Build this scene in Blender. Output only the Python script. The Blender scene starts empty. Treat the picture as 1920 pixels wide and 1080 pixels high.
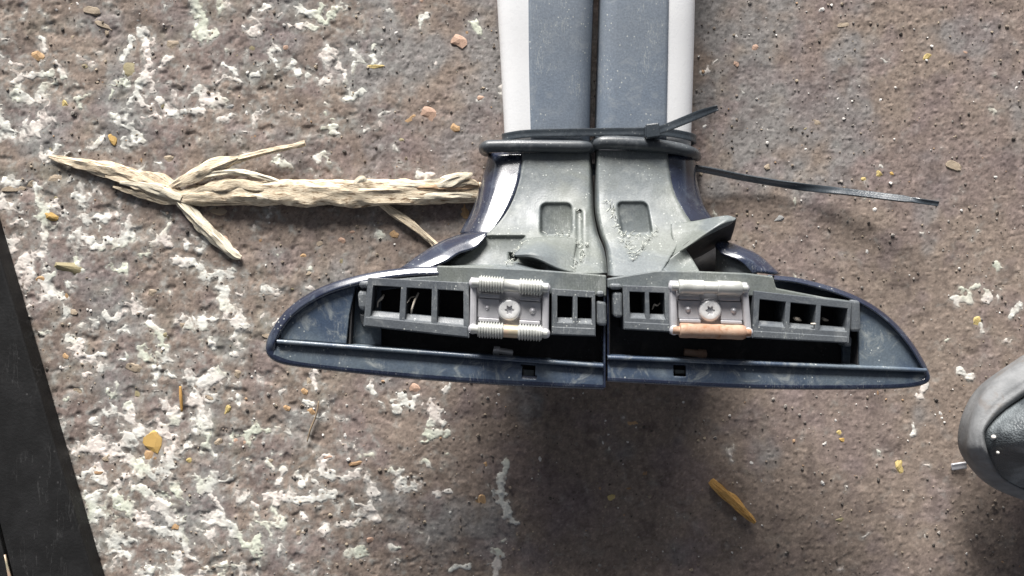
import bpy, bmesh, math, random
import numpy as np
from mathutils import Vector, Matrix

random.seed(7)
rng = np.random.default_rng(11)
R = math.radians
SC = bpy.context.scene
COL = SC.collection

# ------------------------------------------------------------------ camera, sky, sun, exposure
CAM_H = 0.55                       # camera height above the ground (m)
S = 0.64 / 1920.0                  # metres per photograph pixel on the ground
cam_d = bpy.data.cameras.new("camera")
cam = bpy.data.objects.new("camera", cam_d)
COL.objects.link(cam)
cam.location = (0, 0, CAM_H)
cam_d.sensor_width = 36.0
cam_d.lens = 18.0 / (0.32 / CAM_H)
cam_d.clip_start = 0.01
cam_d.clip_end = 100.0
SC.camera = cam

SUN_EL, SUN_AZ = 21.5, 10.0        # azimuth: degrees from +Y towards -X
w = bpy.data.worlds.new("World")
SC.world = w
w.use_nodes = True
nt = w.node_tree
bg = nt.nodes["Background"]
sky = nt.nodes.new("ShaderNodeTexSky")
sky.sky_type = 'NISHITA'
sky.sun_disc = False
sky.sun_elevation = R(SUN_EL)
sky.sun_rotation = R(-SUN_AZ)
sky.air_density = 0.3
sky.dust_density = 0.7
sky.ozone_density = 0.5
hs = nt.nodes.new("ShaderNodeHueSaturation")          # thin overcast: paler than a clear blue sky
hs.inputs["Saturation"].default_value = 0.28
nt.links.new(sky.outputs[0], hs.inputs["Color"])
nt.links.new(hs.outputs[0], bg.inputs[0])
bg.inputs[1].default_value = 0.065
sun_d = bpy.data.lights.new("sun", 'SUN')
sun_d.energy = 5.0
sun_d.angle = R(26)
sun_d.color = (1.0, 0.965, 0.925)
sun = bpy.data.objects.new("sun", sun_d)
COL.objects.link(sun)
sdir = Vector((-math.sin(R(SUN_AZ)) * math.cos(R(SUN_EL)), math.cos(R(SUN_AZ)) * math.cos(R(SUN_EL)), math.sin(R(SUN_EL))))
sun.rotation_euler = sdir.to_track_quat('Z', 'Y').to_euler()
SC.view_settings.view_transform = 'Standard'
SC.view_settings.look = 'None'
SC.view_settings.exposure = 1.08
SC.view_settings.gamma = 1.0

# ------------------------------------------------------------------ helpers
def P(px, py, z=0.0):
    """a point measured in the photograph, at its real height z, as a place in the scene"""
    k = (CAM_H - z) / CAM_H * S
    return ((px - 960.0) * k, (540.0 - py) * k, z)

def PA(a):
    a = np.asarray(a, float)
    k = (CAM_H - a[..., 2]) / CAM_H * S
    return np.stack([(a[..., 0] - 960.0) * k, (540.0 - a[..., 1]) * k, a[..., 2]], -1)

def _hash(ix, iy, seed):
    h = (ix.astype(np.int64) * 374761393 + iy.astype(np.int64) * 668265263 + seed * 144665) & 0x7fffffff
    h = ((h ^ (h >> 13)) * 1274126177) & 0x7fffffff
    return ((h ^ (h >> 16)) & 0xffff) / 65535.0

def noise(x, y, seed=0):
    x = np.asarray(x, float); y = np.asarray(y, float)
    x0 = np.floor(x); y0 = np.floor(y)
    fx = x - x0; fy = y - y0
    def g(ax, ay):
        a = _hash(x0 + ax, y0 + ay, seed) * 2 * np.pi
        return np.cos(a) * (fx - ax) + np.sin(a) * (fy - ay)
    u = fx * fx * fx * (fx * (fx * 6 - 15) + 10); v = fy * fy * fy * (fy * (fy * 6 - 15) + 10)
    a = g(0, 0) * (1 - u) + g(1, 0) * u
    b = g(0, 1) * (1 - u) + g(1, 1) * u
    return (a * (1 - v) + b * v) * 1.5

def fbm(x, y, octs=4, seed=0, gain=0.5):
    t = 0; a = 1.0; n = 0
    for i in range(octs):
        t = t + a * noise(x * 2 ** i + 17.3 * i, y * 2 ** i - 9.1 * i, seed + i)
        n += a; a *= gain
    return t / n

def sstep(a, b, x):
    t = np.clip((x - a) / (b - a), 0, 1)
    return t * t * (3 - 2 * t)

def mesh_obj(name, verts, faces, mat, parent=None, org=(0, 0, 0), smooth=True, uvs=None, cols=None):
    me = bpy.data.meshes.new(name)
    v = np.asarray(verts, float) - np.asarray(org, float)
    me.from_pydata(v.tolist(), [], [tuple(int(i) for i in f) for f in faces])
    if uvs is not None:
        ul = me.uv_layers.new(name="UVMap")
        li = np.zeros(len(me.loops), dtype=np.int32)
        me.loops.foreach_get("vertex_index", li)
        ul.data.foreach_set("uv", np.asarray(uvs, float)[li].ravel())
    if cols is not None:
        ca = me.color_attributes.new("tint", 'FLOAT_COLOR', 'POINT')
        c = np.ones((len(v), 4)); c[:, :3] = cols
        ca.data.foreach_set("color", c.ravel())
    if smooth:
        me.polygons.foreach_set("use_smooth", [True] * len(me.polygons))
    me.materials.append(mat)
    me.update()
    o = bpy.data.objects.new(name, me)
    COL.objects.link(o)
    if parent is not None:
        o.parent = parent
    return o

def bevel(o, wd, seg=2, ang=35):
    m = o.modifiers.new("bevel", 'BEVEL')
    m.width = wd; m.segments = seg; m.limit_method = 'ANGLE'; m.angle_limit = R(ang)
    m.harden_normals = False
    return o

def autosmooth(o, ang=40):
    me = o.data
    bm = bmesh.new(); bm.from_mesh(me)
    for e in bm.edges:
        if len(e.link_faces) == 2 and e.calc_face_angle(0) > R(ang):
            e.smooth = False
    bm.to_mesh(me); bm.free()

def solid(o, t, offset=-1):
    m = o.modifiers.new("solid", 'SOLIDIFY'); m.thickness = t; m.offset = offset
    return o

def catmull(a, n):
    """interpolate along axis 0, n samples per span"""
    a = np.asarray(a, float)
    p = np.concatenate([2 * a[:1] - a[1:2], a, 2 * a[-1:] - a[-2:-1]], 0)
    out = []
    for i in range(len(a) - 1):
        p0, p1, p2, p3 = p[i], p[i + 1], p[i + 2], p[i + 3]
        for k in range(n):
            t = k / n
            out.append(0.5 * (2 * p1 + (p2 - p0) * t + (2 * p0 - 5 * p1 + 4 * p2 - p3) * t * t + (3 * p1 - p0 - 3 * p2 + p3) * t ** 3))
    out.append(a[-1])
    return np.array(out)

def linint(a, n):
    a = np.asarray(a, float); out = []
    for i in range(len(a) - 1):
        for k in range(n):
            out.append(a[i] + (a[i + 1] - a[i]) * k / n)
    out.append(a[-1]); return np.array(out)

def grid_faces(m, n, keep=None, wrap=False):
    f = []
    for i in range(m - 1):
        for j in range(n if wrap else n - 1):
            if keep is not None and not keep(i, j):
                continue
            j2 = (j + 1) % n
            f.append((i * n + j, i * n + j2, (i + 1) * n + j2, (i + 1) * n + j))
    return f

def surf(name, ctrl, mat, parent, org, su=6, sv=6, thick=0.002, fn=None, keep=None, straight=False, smooth_ang=60):
    """a shell through a net of measured points (px, py, z)"""
    c = np.asarray(ctrl, float)
    f1 = linint if straight else catmull
    g = f1(c, sv)
    g = f1(g.transpose(1, 0, 2), su).transpose(1, 0, 2)
    if fn is not None:
        g = g.copy(); g[..., 2] += fn(g[..., 0], g[..., 1])
    wv = PA(g)
    m, n = g.shape[:2]
    faces = grid_faces(m, n, None if keep is None else (lambda i, j: keep(*(g[i:i + 2, j:j + 2].reshape(-1, 3).mean(0)[:2]))))
    a = wv[m // 2, n // 2]; b = wv[m // 2, n // 2 + 1 if n // 2 + 1 < n else n // 2 - 1]; d = wv[m // 2 + 1 if m // 2 + 1 < m else m // 2 - 1, n // 2]
    # orient upwards
    tot = 0
    for f in faces[::max(1, len(faces) // 50)]:
        q = wv.reshape(-1, 3)[list(f)]
        tot += np.cross(q[2] - q[0], q[3] - q[1])[2]
    if tot < 0:
        faces = [f[::-1] for f in faces]
    o = mesh_obj(name, wv.reshape(-1, 3), faces, mat, parent, org)
    if thick:
        solid(o, thick)
    return o

def prism(name, poly, ztop, depth, mat, parent, org, bev=0.0006, zs=None, seg=2):
    """a solid slab: measured outline at its top height, real vertical sides"""
    n = len(poly)
    zs = [ztop] * n if zs is None else zs
    top = [P(x, y, z) for (x, y), z in zip(poly, zs)]
    area = sum(top[i][0] * top[(i + 1) % n][1] - top[(i + 1) % n][0] * top[i][1] for i in range(n))
    if area < 0:
        top = top[::-1]
    bot = [(x, y, z - depth) for x, y, z in top]
    faces = [tuple(range(n)), tuple(range(2 * n - 1, n - 1, -1))]
    for i in range(n):
        j = (i + 1) % n
        faces.append((i, n + i, n + j, j))
    o = mesh_obj(name, top + bot, faces, mat, parent, org, smooth=False)
    if bev:
        bevel(o, bev, seg)
    return o

def tube_geo(path, rad, nseg=10, wob=0.0, seed=0, flat=1.0, up=(0, 0, 1), cap=True, ridges=0):
    """path: world points; rad: metres; flat: height/width ratio"""
    p = np.asarray(path, float); r = np.asarray(rad, float)
    m = len(p)
    tan = np.gradient(p, axis=0)
    tan /= np.linalg.norm(tan, axis=1)[:, None] + 1e-12
    up = np.asarray(up, float)
    side = np.cross(tan, up); side /= np.linalg.norm(side, axis=1)[:, None] + 1e-12
    nrm = np.cross(side, tan)
    th = np.linspace(0, 2 * np.pi, nseg, endpoint=False)
    L = np.concatenate([[0], np.cumsum(np.linalg.norm(np.diff(p, axis=0), axis=1))])
    verts = []; uv = []
    for i in range(m):
        k = np.ones(nseg)
        if wob:
            k = 1 + wob * noise(np.cos(th) * 1.7 + seed * 3.1 + L[i] * 14, np.sin(th) * 1.7 + L[i] * 90, seed)
            k = k + wob * 0.6 * noise(np.cos(th) * 4.3 + seed, np.sin(th) * 4.3 + L[i] * 45, seed + 5)
        if ridges:
            k = k + 0.10 * np.sin(th * ridges + 0.6 * noise(np.array([L[i] * 30.0]), np.array([seed * 1.0]), seed)[0])
        for j in range(nseg):
            verts.append(p[i] + r[i] * k[j] * (math.cos(th[j]) * side[i] + flat * math.sin(th[j]) * nrm[i]))
            uv.append((L[i] * 100, j / nseg))
    faces = [f[::-1] for f in grid_faces(m, nseg, wrap=True)]
    if cap:
        faces.append(tuple(range(nseg)))
        faces.append(tuple(range(m * nseg - 1, (m - 1) * nseg - 1, -1)))
    return verts, faces, uv

def fix_normals(o):
    bm = bmesh.new(); bm.from_mesh(o.data)
    bmesh.ops.recalc_face_normals(bm, faces=bm.faces[:])
    bm.to_mesh(o.data); bm.free()
    return o

def tube(name, pts, rad_px, mat, parent, org, n=5, nseg=12, **kw):
    c = catmull(np.asarray(pts, float), n)
    rr = catmull(np.asarray(rad_px, float)[:, None], n)[:, 0] * S
    v, f, uv = tube_geo(PA(c), rr, nseg, **kw)
    return fix_normals(mesh_obj(name, v, f, mat, parent, org, uvs=uv))

def tape_geo(path, wdir, width, thick, closed=False):
    p = np.asarray(path, float); m = len(p)
    if closed:
        tan = np.roll(p, -1, 0) - np.roll(p, 1, 0)
    else:
        tan = np.gradient(p, axis=0)
    tan /= np.linalg.norm(tan, axis=1)[:, None]
    wd = np.broadcast_to(np.asarray(wdir, float), p.shape)
    wd = wd - (wd * tan).sum(1)[:, None] * tan
    wd = wd / np.linalg.norm(wd, axis=1)[:, None]
    nr = np.cross(tan, wd)
    width = np.broadcast_to(np.asarray(width, float), (m,))
    v = []
    c = [(-.5, -.5), (-.5, .38), (-.38, .5), (-.2, .32), (.2, .32), (.38, .5), (.5, .38), (.5, -.5)]
    for i in range(m):
        for a, b in c:
            v.append(p[i] + wd[i] * a * width[i] + nr[i] * b * thick)
    n = len(c); f = []
    for i in range(m if closed else m - 1):
        i2 = (i + 1) % m
        for j in range(n):
            j2 = (j + 1) % n
            f.append((i * n + j, i * n + j2, i2 * n + j2, i2 * n + j))
    if not closed:
        f.append(tuple(range(n))); f.append(tuple(range((m - 1) * n, m * n)))
    return v, f

def lathe_geo(a, b, prof, nseg=24, rfn=None):
    """prof: (t along a->b in 0..1, radius in m)"""
    a = Vector(a); b = Vector(b); ax = (b - a)
    d = ax.normalized(); s = d.orthogonal().normalized(); q = d.cross(s)
    v = []
    for t, r in prof:
        c = a + ax * t
        for j in range(nseg):
            th = 2 * math.pi * j / nseg
            v.append(tuple(c + (s * math.cos(th) + q * math.sin(th)) * r))
    f = grid_faces(len(prof), nseg, wrap=True)
    f.append(tuple(range(nseg))); f.append(tuple(range((len(prof) - 1) * nseg, len(prof) * nseg)))
    return v, f

def empty(name, loc, label, cat, group=None):
    o = bpy.data.objects.new(name, None); COL.objects.link(o)
    o.location = loc; o.empty_display_size = 0.02
    o['label'] = label; o['category'] = cat
    if group: o['group'] = group
    return o

def tag(o, label, cat, group=None):
    o['label'] = label; o['category'] = cat
    if group: o['group'] = group
    return o

# ------------------------------------------------------------------ materials
class M:
    def __init__(self, name, rough=0.5, metal=0.0, spec=0.5, coat=0.0, coat_rough=0.1):
        self.m = bpy.data.materials.new(name); self.m.use_nodes = True
        self.t = self.m.node_tree; self.n = self.t.nodes
        self.b = self.n["Principled BSDF"]
        self.b.inputs["Roughness"].default_value = rough
        self.b.inputs["Metallic"].default_value = metal
        self.b.inputs["Specular IOR Level"].default_value = spec
        self.b.inputs["Coat Weight"].default_value = coat
        self.b.inputs["Coat Roughness"].default_value = coat_rough
        self.co = self.n.new("ShaderNodeTexCoord")
    def link(self, a, b): self.t.links.new(a, b)
    def mapping(self, src="Object", scale=(1, 1, 1), rot=(0, 0, 0)):
        mp = self.n.new("ShaderNodeMapping")
        mp.inputs["Scale"].default_value = scale; mp.inputs["Rotation"].default_value = rot
        self.link(self.co.outputs[src], mp.inputs[0]); return mp.outputs[0]
    def noise(self, scale, detail=4, rough=0.55, vec=None, dist=0.0):
        x = self.n.new("ShaderNodeTexNoise")
        x.inputs["Scale"].default_value = scale; x.inputs["Detail"].default_value = detail
        x.inputs["Roughness"].default_value = rough; x.inputs["Distortion"].default_value = dist
        self.link(self.co.outputs["Object"] if vec is None else vec, x.inputs["Vector"])
        return x.outputs["Fac"]
    def voro(self, scale, vec=None, feature='F1', out="Distance", rand=1.0):
        x = self.n.new("ShaderNodeTexVoronoi"); x.feature = feature
        x.inputs["Scale"].default_value = scale
        self.link(self.co.outputs["Object"] if vec is None else vec, x.inputs["Vector"])
        return x.outputs[out]
    def rng(self, v, a, b, c=0.0, d=1.0, smooth=True):
        x = self.n.new("ShaderNodeMapRange")
        x.interpolation_type = 'SMOOTHSTEP' if smooth else 'LINEAR'
        x.inputs[1].default_value = a; x.inputs[2].default_value = b
        x.inputs[3].default_value = c; x.inputs[4].default_value = d
        self.link(v, x.inputs[0]); return x.outputs[0]
    def mix(self, fac, a, b, mode='MIX'):
        x = self.n.new("ShaderNodeMix"); x.data_type = 'RGBA'; x.blend_type = mode
        for sock, val in ((x.inputs[0], fac), (x.inputs[6], a), (x.inputs[7], b)):
            if isinstance(val, tuple): sock.default_value = (*val, 1) if len(val) == 3 else val
            elif isinstance(val, (int, float)): sock.default_value = val
            else: self.link(val, sock)
        return x.outputs[2]
    def math(self, op, a, b=0.0):
        x = self.n.new("ShaderNodeMath"); x.operation = op
        for sock, val in ((x.inputs[0], a), (x.inputs[1], b)):
            if isinstance(val, (int, float)): sock.default_value = val
            else: self.link(val, sock)
        return x.outputs[0]
    def color(self, c):
        if isinstance(c, tuple): self.b.inputs["Base Color"].default_value = (*c, 1)
        else: self.link(c, self.b.inputs["Base Color"])
    def rough(self, r): self.link(r, self.b.inputs["Roughness"])
    def bump(self, h, strength=0.3, dist=0.001):
        x = self.n.new("ShaderNodeBump"); x.inputs["Strength"].default_value = strength
        x.inputs["Distance"].default_value = dist
        self.link(h, x.inputs["Height"]); self.link(x.outputs[0], self.b.inputs["Normal"])

def dusty_plastic(name, c1, c2, cdust, rough=0.55, patch=28, speck=0.5, spec=0.4, scr=0.5, bump=0.15, coat=0.0):
    m = M(name, rough, spec=spec, coat=coat, coat_rough=0.12)
    a = m.rng(m.noise(patch, 5, 0.6, dist=0.6), 0.36, 0.64)
    col = m.mix(a, c1, c2)
    fine = m.rng(m.noise(900, 3, 0.6), 0.3, 0.75, 0.85, 1.12)
    cc = m.n.new("ShaderNodeCombineColor")
    for i in range(3): m.link(fine, cc.inputs[i])
    col = m.mix(1.0, col, cc.outputs[0], 'MULTIPLY')
    d = m.rng(m.noise(75, 6, 0.7, dist=1.2), 0.5, 0.72, 0, 0.8)
    col = m.mix(d, col, cdust)
    # pale chips and scratches in the plastic
    v = m.voro(420); gate = m.rng(m.noise(60, 3), 0.5, 0.62)
    sp = m.math('MULTIPLY', m.rng(v, 0.10, 0.22, speck, 0.0), gate)
    col = m.mix(sp, col, (0.62, 0.64, 0.6))
    s1 = m.noise(70, 3, 0.55, vec=m.mapping(scale=(9, 0.9, 3), rot=(0, 0, 0.5)))
    sl = m.math('MULTIPLY', m.rng(m.math('ABSOLUTE', m.math('SUBTRACT', s1, 0.5)), 0.0, 0.012, scr, 0.0), m.rng(m.noise(38, 2), 0.5, 0.66))
    col = m.mix(sl, col, (0.55, 0.57, 0.54))
    m.color(col)
    m.rough(m.rng(m.noise(60, 4), 0.3, 0.7, rough - 0.08, min(1, rough + 0.14)))
    m.bump(m.noise(1100, 3, 0.6), bump, 0.0006)
    return m.m

MAT = {}
MAT['grey'] = dusty_plastic("grey_plastic", (0.115, 0.131, 0.138), (0.138, 0.151, 0.140), (0.20, 0.215, 0.21), 0.46, patch=26, scr=0.35)
MAT['dark_grey'] = dusty_plastic("dark_plastic", (0.085, 0.095, 0.108), (0.105, 0.116, 0.126), (0.19, 0.20, 0.205), 0.4, patch=35, speck=0.75, scr=0.5)
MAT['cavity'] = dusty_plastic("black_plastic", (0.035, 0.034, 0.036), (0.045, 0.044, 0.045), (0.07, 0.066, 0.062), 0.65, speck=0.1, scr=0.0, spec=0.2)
MAT['navy'] = dusty_plastic("navy_gloss", (0.012, 0.016, 0.034), (0.02, 0.028, 0.052), (0.06, 0.075, 0.10), 0.22, patch=20, speck=0.5, scr=0.25, spec=0.6, bump=0.03, coat=0.6)
MAT['navy_dusty'] = dusty_plastic("navy_dusty", (0.05, 0.072, 0.112), (0.11, 0.138, 0.165), (0.28, 0.30, 0.295), 0.34, patch=30, speck=0.8, scr=0.4, spec=0.5, bump=0.1)
MAT['collar'] = dusty_plastic("collar_rubber", (0.045, 0.052, 0.060), (0.06, 0.067, 0.074), (0.11, 0.118, 0.125), 0.3, speck=0.2, scr=0.1)
MAT['strip'] = dusty_plastic("strip_rubber", (0.19, 0.23, 0.285), (0.225, 0.26, 0.305), (0.30, 0.33, 0.36), 0.5, patch=14, speck=0.9, scr=0.8)
MAT['nylon'] = dusty_plastic("black_nylon", (0.03, 0.037, 0.045), (0.042, 0.052, 0.062), (0.07, 0.08, 0.09), 0.26, speck=0.2, scr=0.0, spec=0.6)

def metal_mat(name, c1, c2, rough, metal, patch=120, rust=None, rust_lo=0.5, rust_hi=0.62):
    m = M(name, rough, metal)
    col = m.mix(m.rng(m.noise(patch, 4, 0.6), 0.35, 0.65), c1, c2)
    if rust:
        r = m.rng(m.noise(140, 6, 0.65, dist=0.8), rust_lo, rust_hi)
        rc = m.mix(m.rng(m.noise(500, 3), 0.35, 0.65), rust, tuple(x * 1.7 for x in rust))
        col = m.mix(r, col, rc)
    m.color(col)
    m.rough(m.rng(m.noise(200, 4), 0.3, 0.7, rough - 0.1, rough + 0.12))
    m.bump(m.noise(900, 3), 0.12, 0.0005)
    return m.m
MAT['alu'] = metal_mat("white_aluminium", (0.86, 0.87, 0.88), (0.88, 0.885, 0.89), 0.3, 0.0, patch=30)
MAT['zinc'] = metal_mat("zinc", (0.44, 0.44, 0.46), (0.51, 0.505, 0.525), 0.4, 0.3, rust=(0.30, 0.25, 0.20), rust_lo=0.66, rust_hi=0.8)
MAT['roller'] = metal_mat("zinc_roller", (0.38, 0.39, 0.37), (0.47, 0.475, 0.45), 0.42, 0.3)
MAT['rusty'] = metal_mat("rusty_roller", (0.31, 0.185, 0.125), (0.39, 0.27, 0.195), 0.75, 0.1, rust=(0.18, 0.085, 0.042), rust_lo=0.5, rust_hi=0.68)
MAT['copper'] = metal_mat("worn_copper_tone", (0.48, 0.34, 0.25), (0.42, 0.38, 0.27), 0.45, 0.4)
MAT['steel'] = metal_mat("bright_steel", (0.80, 0.80, 0.79), (0.85, 0.85, 0.84), 0.33, 0.25)

def wood_mat(name, c1, c2, c3):
    m = M(name, 0.85, spec=0.15)
    vec = m.mapping("UV", (0.8, 9, 1))
    a = m.noise(3.0, 6, 0.65, vec=vec, dist=0.3)
    col = m.mix(m.rng(a, 0.32, 0.62), c1, c2)
    b = m.rng(m.noise(2.1, 5, 0.7, vec=m.mapping("UV", (0.5, 14, 1)), dist=0.2), 0.53, 0.63)
    col = m.mix(b, col, c3)
    m.color(col)
    m.bump(m.noise(3.0, 6, 0.7, vec=m.mapping("UV", (0.9, 16, 1))), 0.45, 0.0012)
    return m.m
MAT['wood'] = wood_mat("dry_wood", (0.48, 0.385, 0.275), (0.69, 0.60, 0.455), (0.22, 0.155, 0.10))
MAT['wood_pale'] = wood_mat("pale_wood", (0.62, 0.56, 0.44), (0.76, 0.70, 0.56), (0.36, 0.27, 0.18))
MAT['wood_inner'] = wood_mat("brown_inner_wood", (0.46, 0.30, 0.18), (0.58, 0.42, 0.28), (0.20, 0.12, 0.07))
MAT['chip'] = wood_mat("orange_wood", (0.42, 0.21, 0.06), (0.58, 0.36, 0.13), (0.16, 0.07, 0.025))

# ------------------------------------------------------------------ ground
def px_of(x, y): return x / S + 960.0, 540.0 - y / S

def height(px, py):
    """relief of the worn concrete (m), from photograph pixel units on the ground"""
    coarse = 1.0 - 0.70 * sstep(500, 1000, px)
    h = 0.0016 * fbm(px / 160, py / 160, 3, 3) * coarse
    pits = fbm(px / 46 + 3, py / 46, 4, 21)
    h = h + 0.0008 * coarse * pits - 0.0008 * coarse * sstep(0.12, 0.42, fbm(px / 38, py / 38, 3, 41))
    h = h + 0.00018 * fbm(px / 11, py / 11, 3, 55)
    # small crumbs standing proud on the smoother right-hand side
    c = fbm(px / 8.5 + 7, py / 8.5, 2, 77)
    h = h + 0.0004 * sstep(0.30, 0.55, c) * sstep(500, 900, px)
    h = h - 0.0004 * sstep(0.34, 0.55, fbm(px / 9.5, py / 9.5 + 5, 2, 91)) * (1 - 0.6 * sstep(350, 600, py) * sstep(700, 950, px))
    return h

def ground_colour(px, py):
    brown = np.array([0.228, 0.190, 0.160]); grey = np.array([0.212, 0.208, 0.202]); dark = np.array([0.115, 0.094, 0.080])
    tan = np.array([0.255, 0.218, 0.180])
    olive = np.array([0.178, 0.176, 0.146]); plum = np.array([0.215, 0.180, 0.176])
    g = fbm(px / 150 + 5, py / 150, 4, 101) * 1.3 - 0.30 * sstep(900, 1300, px) * sstep(250, 500, py)
    asph = 0.75 * np.exp(-(((px - 1000) / 420) ** 2 + ((py - 120) / 260) ** 2)) + 0.55 * np.exp(-(((px - 1420) / 150) ** 2 + ((py - 180) / 260) ** 2))
    k = sstep(0.05, 0.55, g + asph * 0.75)[..., None]
    c = brown * (1 - k) + grey * k
    k = sstep(0.1, 0.5, fbm(px / 70, py / 70 + 31, 4, 131))[..., None] * 0.55
    c = c * (1 - k) + tan * k
    k = sstep(0.1, 0.5, fbm(px / 95 + 11, py / 95, 4, 151))[..., None] * (0.7 * (1 - sstep(450, 800, px)))[..., None]
    c = c * (1 - k) + olive * k
    k = sstep(0.05, 0.45, fbm(px / 90 - 11, py / 90 + 3, 3, 161))[..., None] * 0.6
    c = c * (1 - k) + plum * k
    k = sstep(0.18, 0.55, fbm(px / 34, py / 34, 5, 171))[..., None] * 0.5
    c = c * (1 - k) + dark * k
    k = (sstep(0.0, 0.4, fbm(px / 210 + 2, py / 210 - 4, 4, 211) + 0.12 * sstep(1000, 1700, px)))[..., None] * 0.5
    c = c * (1 - k) + np.array([0.185, 0.150, 0.148]) * k
    k = (sstep(0.22, 0.36, fbm(px / 62 - 3, py / 62 + 2, 5, 221)))[..., None] * 0.42
    c = c * (1 - k) + np.array([0.098, 0.080, 0.076]) * k
    c = c * (1 + 0.42 * fbm(px / 14, py / 14, 4, 181))[..., None]
    calm = 1 - 0.6 * sstep(350, 600, py) * sstep(700, 950, px)
    c = c * (1 - (0.42 * calm * sstep(0.22, 0.5, fbm(px / 5.5, py / 5.5, 2, 191)))[..., None])
    c = c * (1 + 0.40 * sstep(0.26, 0.55, fbm(px / 6.5 + 8, py / 6.5, 2, 195))[..., None])
    # dark peaty crumbs in the upper left corner
    k = np.exp(-(((px - 20) / 50) ** 2 + ((py - 55) / 40) ** 2)) * sstep(-0.1, 0.3, fbm(px / 10, py / 10, 3, 201))
    c = c * (1 - 0.55 * k[..., None])
    c = c * np.array([0.955, 0.915, 0.905]) * (1 + 0.10 * fbm(px / 260 + 9, py / 260, 3, 231))[..., None]
    return np.clip(c, 0.01, 0.9)

def axis_coords(half, step, far):
    a = [0.0]
    while a[-1] < half: a.append(a[-1] + step)
    s_ = step
    while a[-1] < far:
        s_ *= 1.10; a.append(a[-1] + s_)
    a = np.array(a); return np.concatenate([-a[:0:-1], a])

gx = axis_coords(0.345, 0.0008, 7.0); gy = axis_coords(0.205, 0.0008, 7.0)
GX, GY = np.meshgrid(gx, gy)
gpx, gpy = px_of(GX, GY)
fade = 1 - sstep(0.7, 1.4, np.hypot(GX, GY))
GZ = height(gpx, gpy) * fade
def np_mesh(name, verts, quads, mat, cols):
    me = bpy.data.meshes.new(name)
    nv, nf = len(verts), len(quads)
    me.vertices.add(nv); me.vertices.foreach_set("co", np.ascontiguousarray(verts, dtype=np.float32).ravel())
    me.loops.add(nf * 4); me.loops.foreach_set("vertex_index", np.ascontiguousarray(quads, dtype=np.int32).ravel())
    me.polygons.add(nf); me.polygons.foreach_set("loop_start", np.arange(0, nf * 4, 4, dtype=np.int32))
    try: me.polygons.foreach_set("loop_total", np.full(nf, 4, dtype=np.int32))
    except Exception: pass
    me.polygons.foreach_set("use_smooth", np.ones(nf, dtype=bool))
    me.update(calc_edges=True)
    ca = me.color_attributes.new("tint", 'FLOAT_COLOR', 'POINT')
    c = np.ones((nv, 4), dtype=np.float32); c[:, :3] = cols
    ca.data.foreach_set("color", c.ravel())
    me.materials.append(mat); me.validate()
    o = bpy.data.objects.new(name, me); COL.objects.link(o); return o

def tint_mat(name, rough, bump, bscale, spec=0.25, var=0.28, vscale=560):
    m = M(name, rough, spec=spec)
    at = m.n.new("ShaderNodeAttribute"); at.attribute_name = "tint"
    f = m.rng(m.noise(vscale, 5, 0.7), 0.28, 0.72, 1 - var, 1 + var, smooth=False)
    cc = m.n.new("ShaderNodeCombineColor")
    for i in range(3): m.link(f, cc.inputs[i])
    col = m.mix(1.0, at.outputs["Color"], cc.outputs[0], 'MULTIPLY')
    m.color(col)
    m.bump(m.noise(bscale, 6, 0.7), bump, 0.0012)
    return m.m
MAT['ground'] = tint_mat("worn_concrete", 0.85, 0.12, 1200)
MAT['flake'] = tint_mat("pale_flake", 0.8, 0.2, 800, var=0.16, vscale=350)

# pale flaking patches: a crust of its own thickness lying on the concrete
DENS = np.array([
 [.22,.20,.12,.40,.30,.55,.20,.06,.0,.0,.0,.05,.03,.02,.02,.02],
 [.65,.45,.62,.50,.50,.40,.22,.10,.0,.0,.0,.04,.03,.03,.02,.03],
 [.60,.35,.20,.18,.12,.14,.12,.08,.0,.0,.0,.03,.05,.04,.03,.02],
 [.75,.60,.40,.30,.20,.18,.15,.08,.0,.0,.0,.02,.02,.02,.03,.05],
 [.75,.45,.28,.50,.20,.15,.0,.0,.0,.0,.0,.0,.02,.02,.04,.30],
 [.40,.55,.50,.62,.25,.12,.0,.0,.0,.0,.0,.0,.0,.02,.06,.08],
 [.30,.50,.62,.60,.34,.22,.16,.10,.02,.0,.0,.0,.02,.05,.08,.03],
 [.50,.75,.85,.60,.45,.50,.30,.12,.02,.0,.0,.02,.02,.04,.04,.02],
 [.50,.60,.60,.62,.50,.32,.25,.16,.03,.0,.0,.02,.02,.03,.03,.02]])
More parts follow.
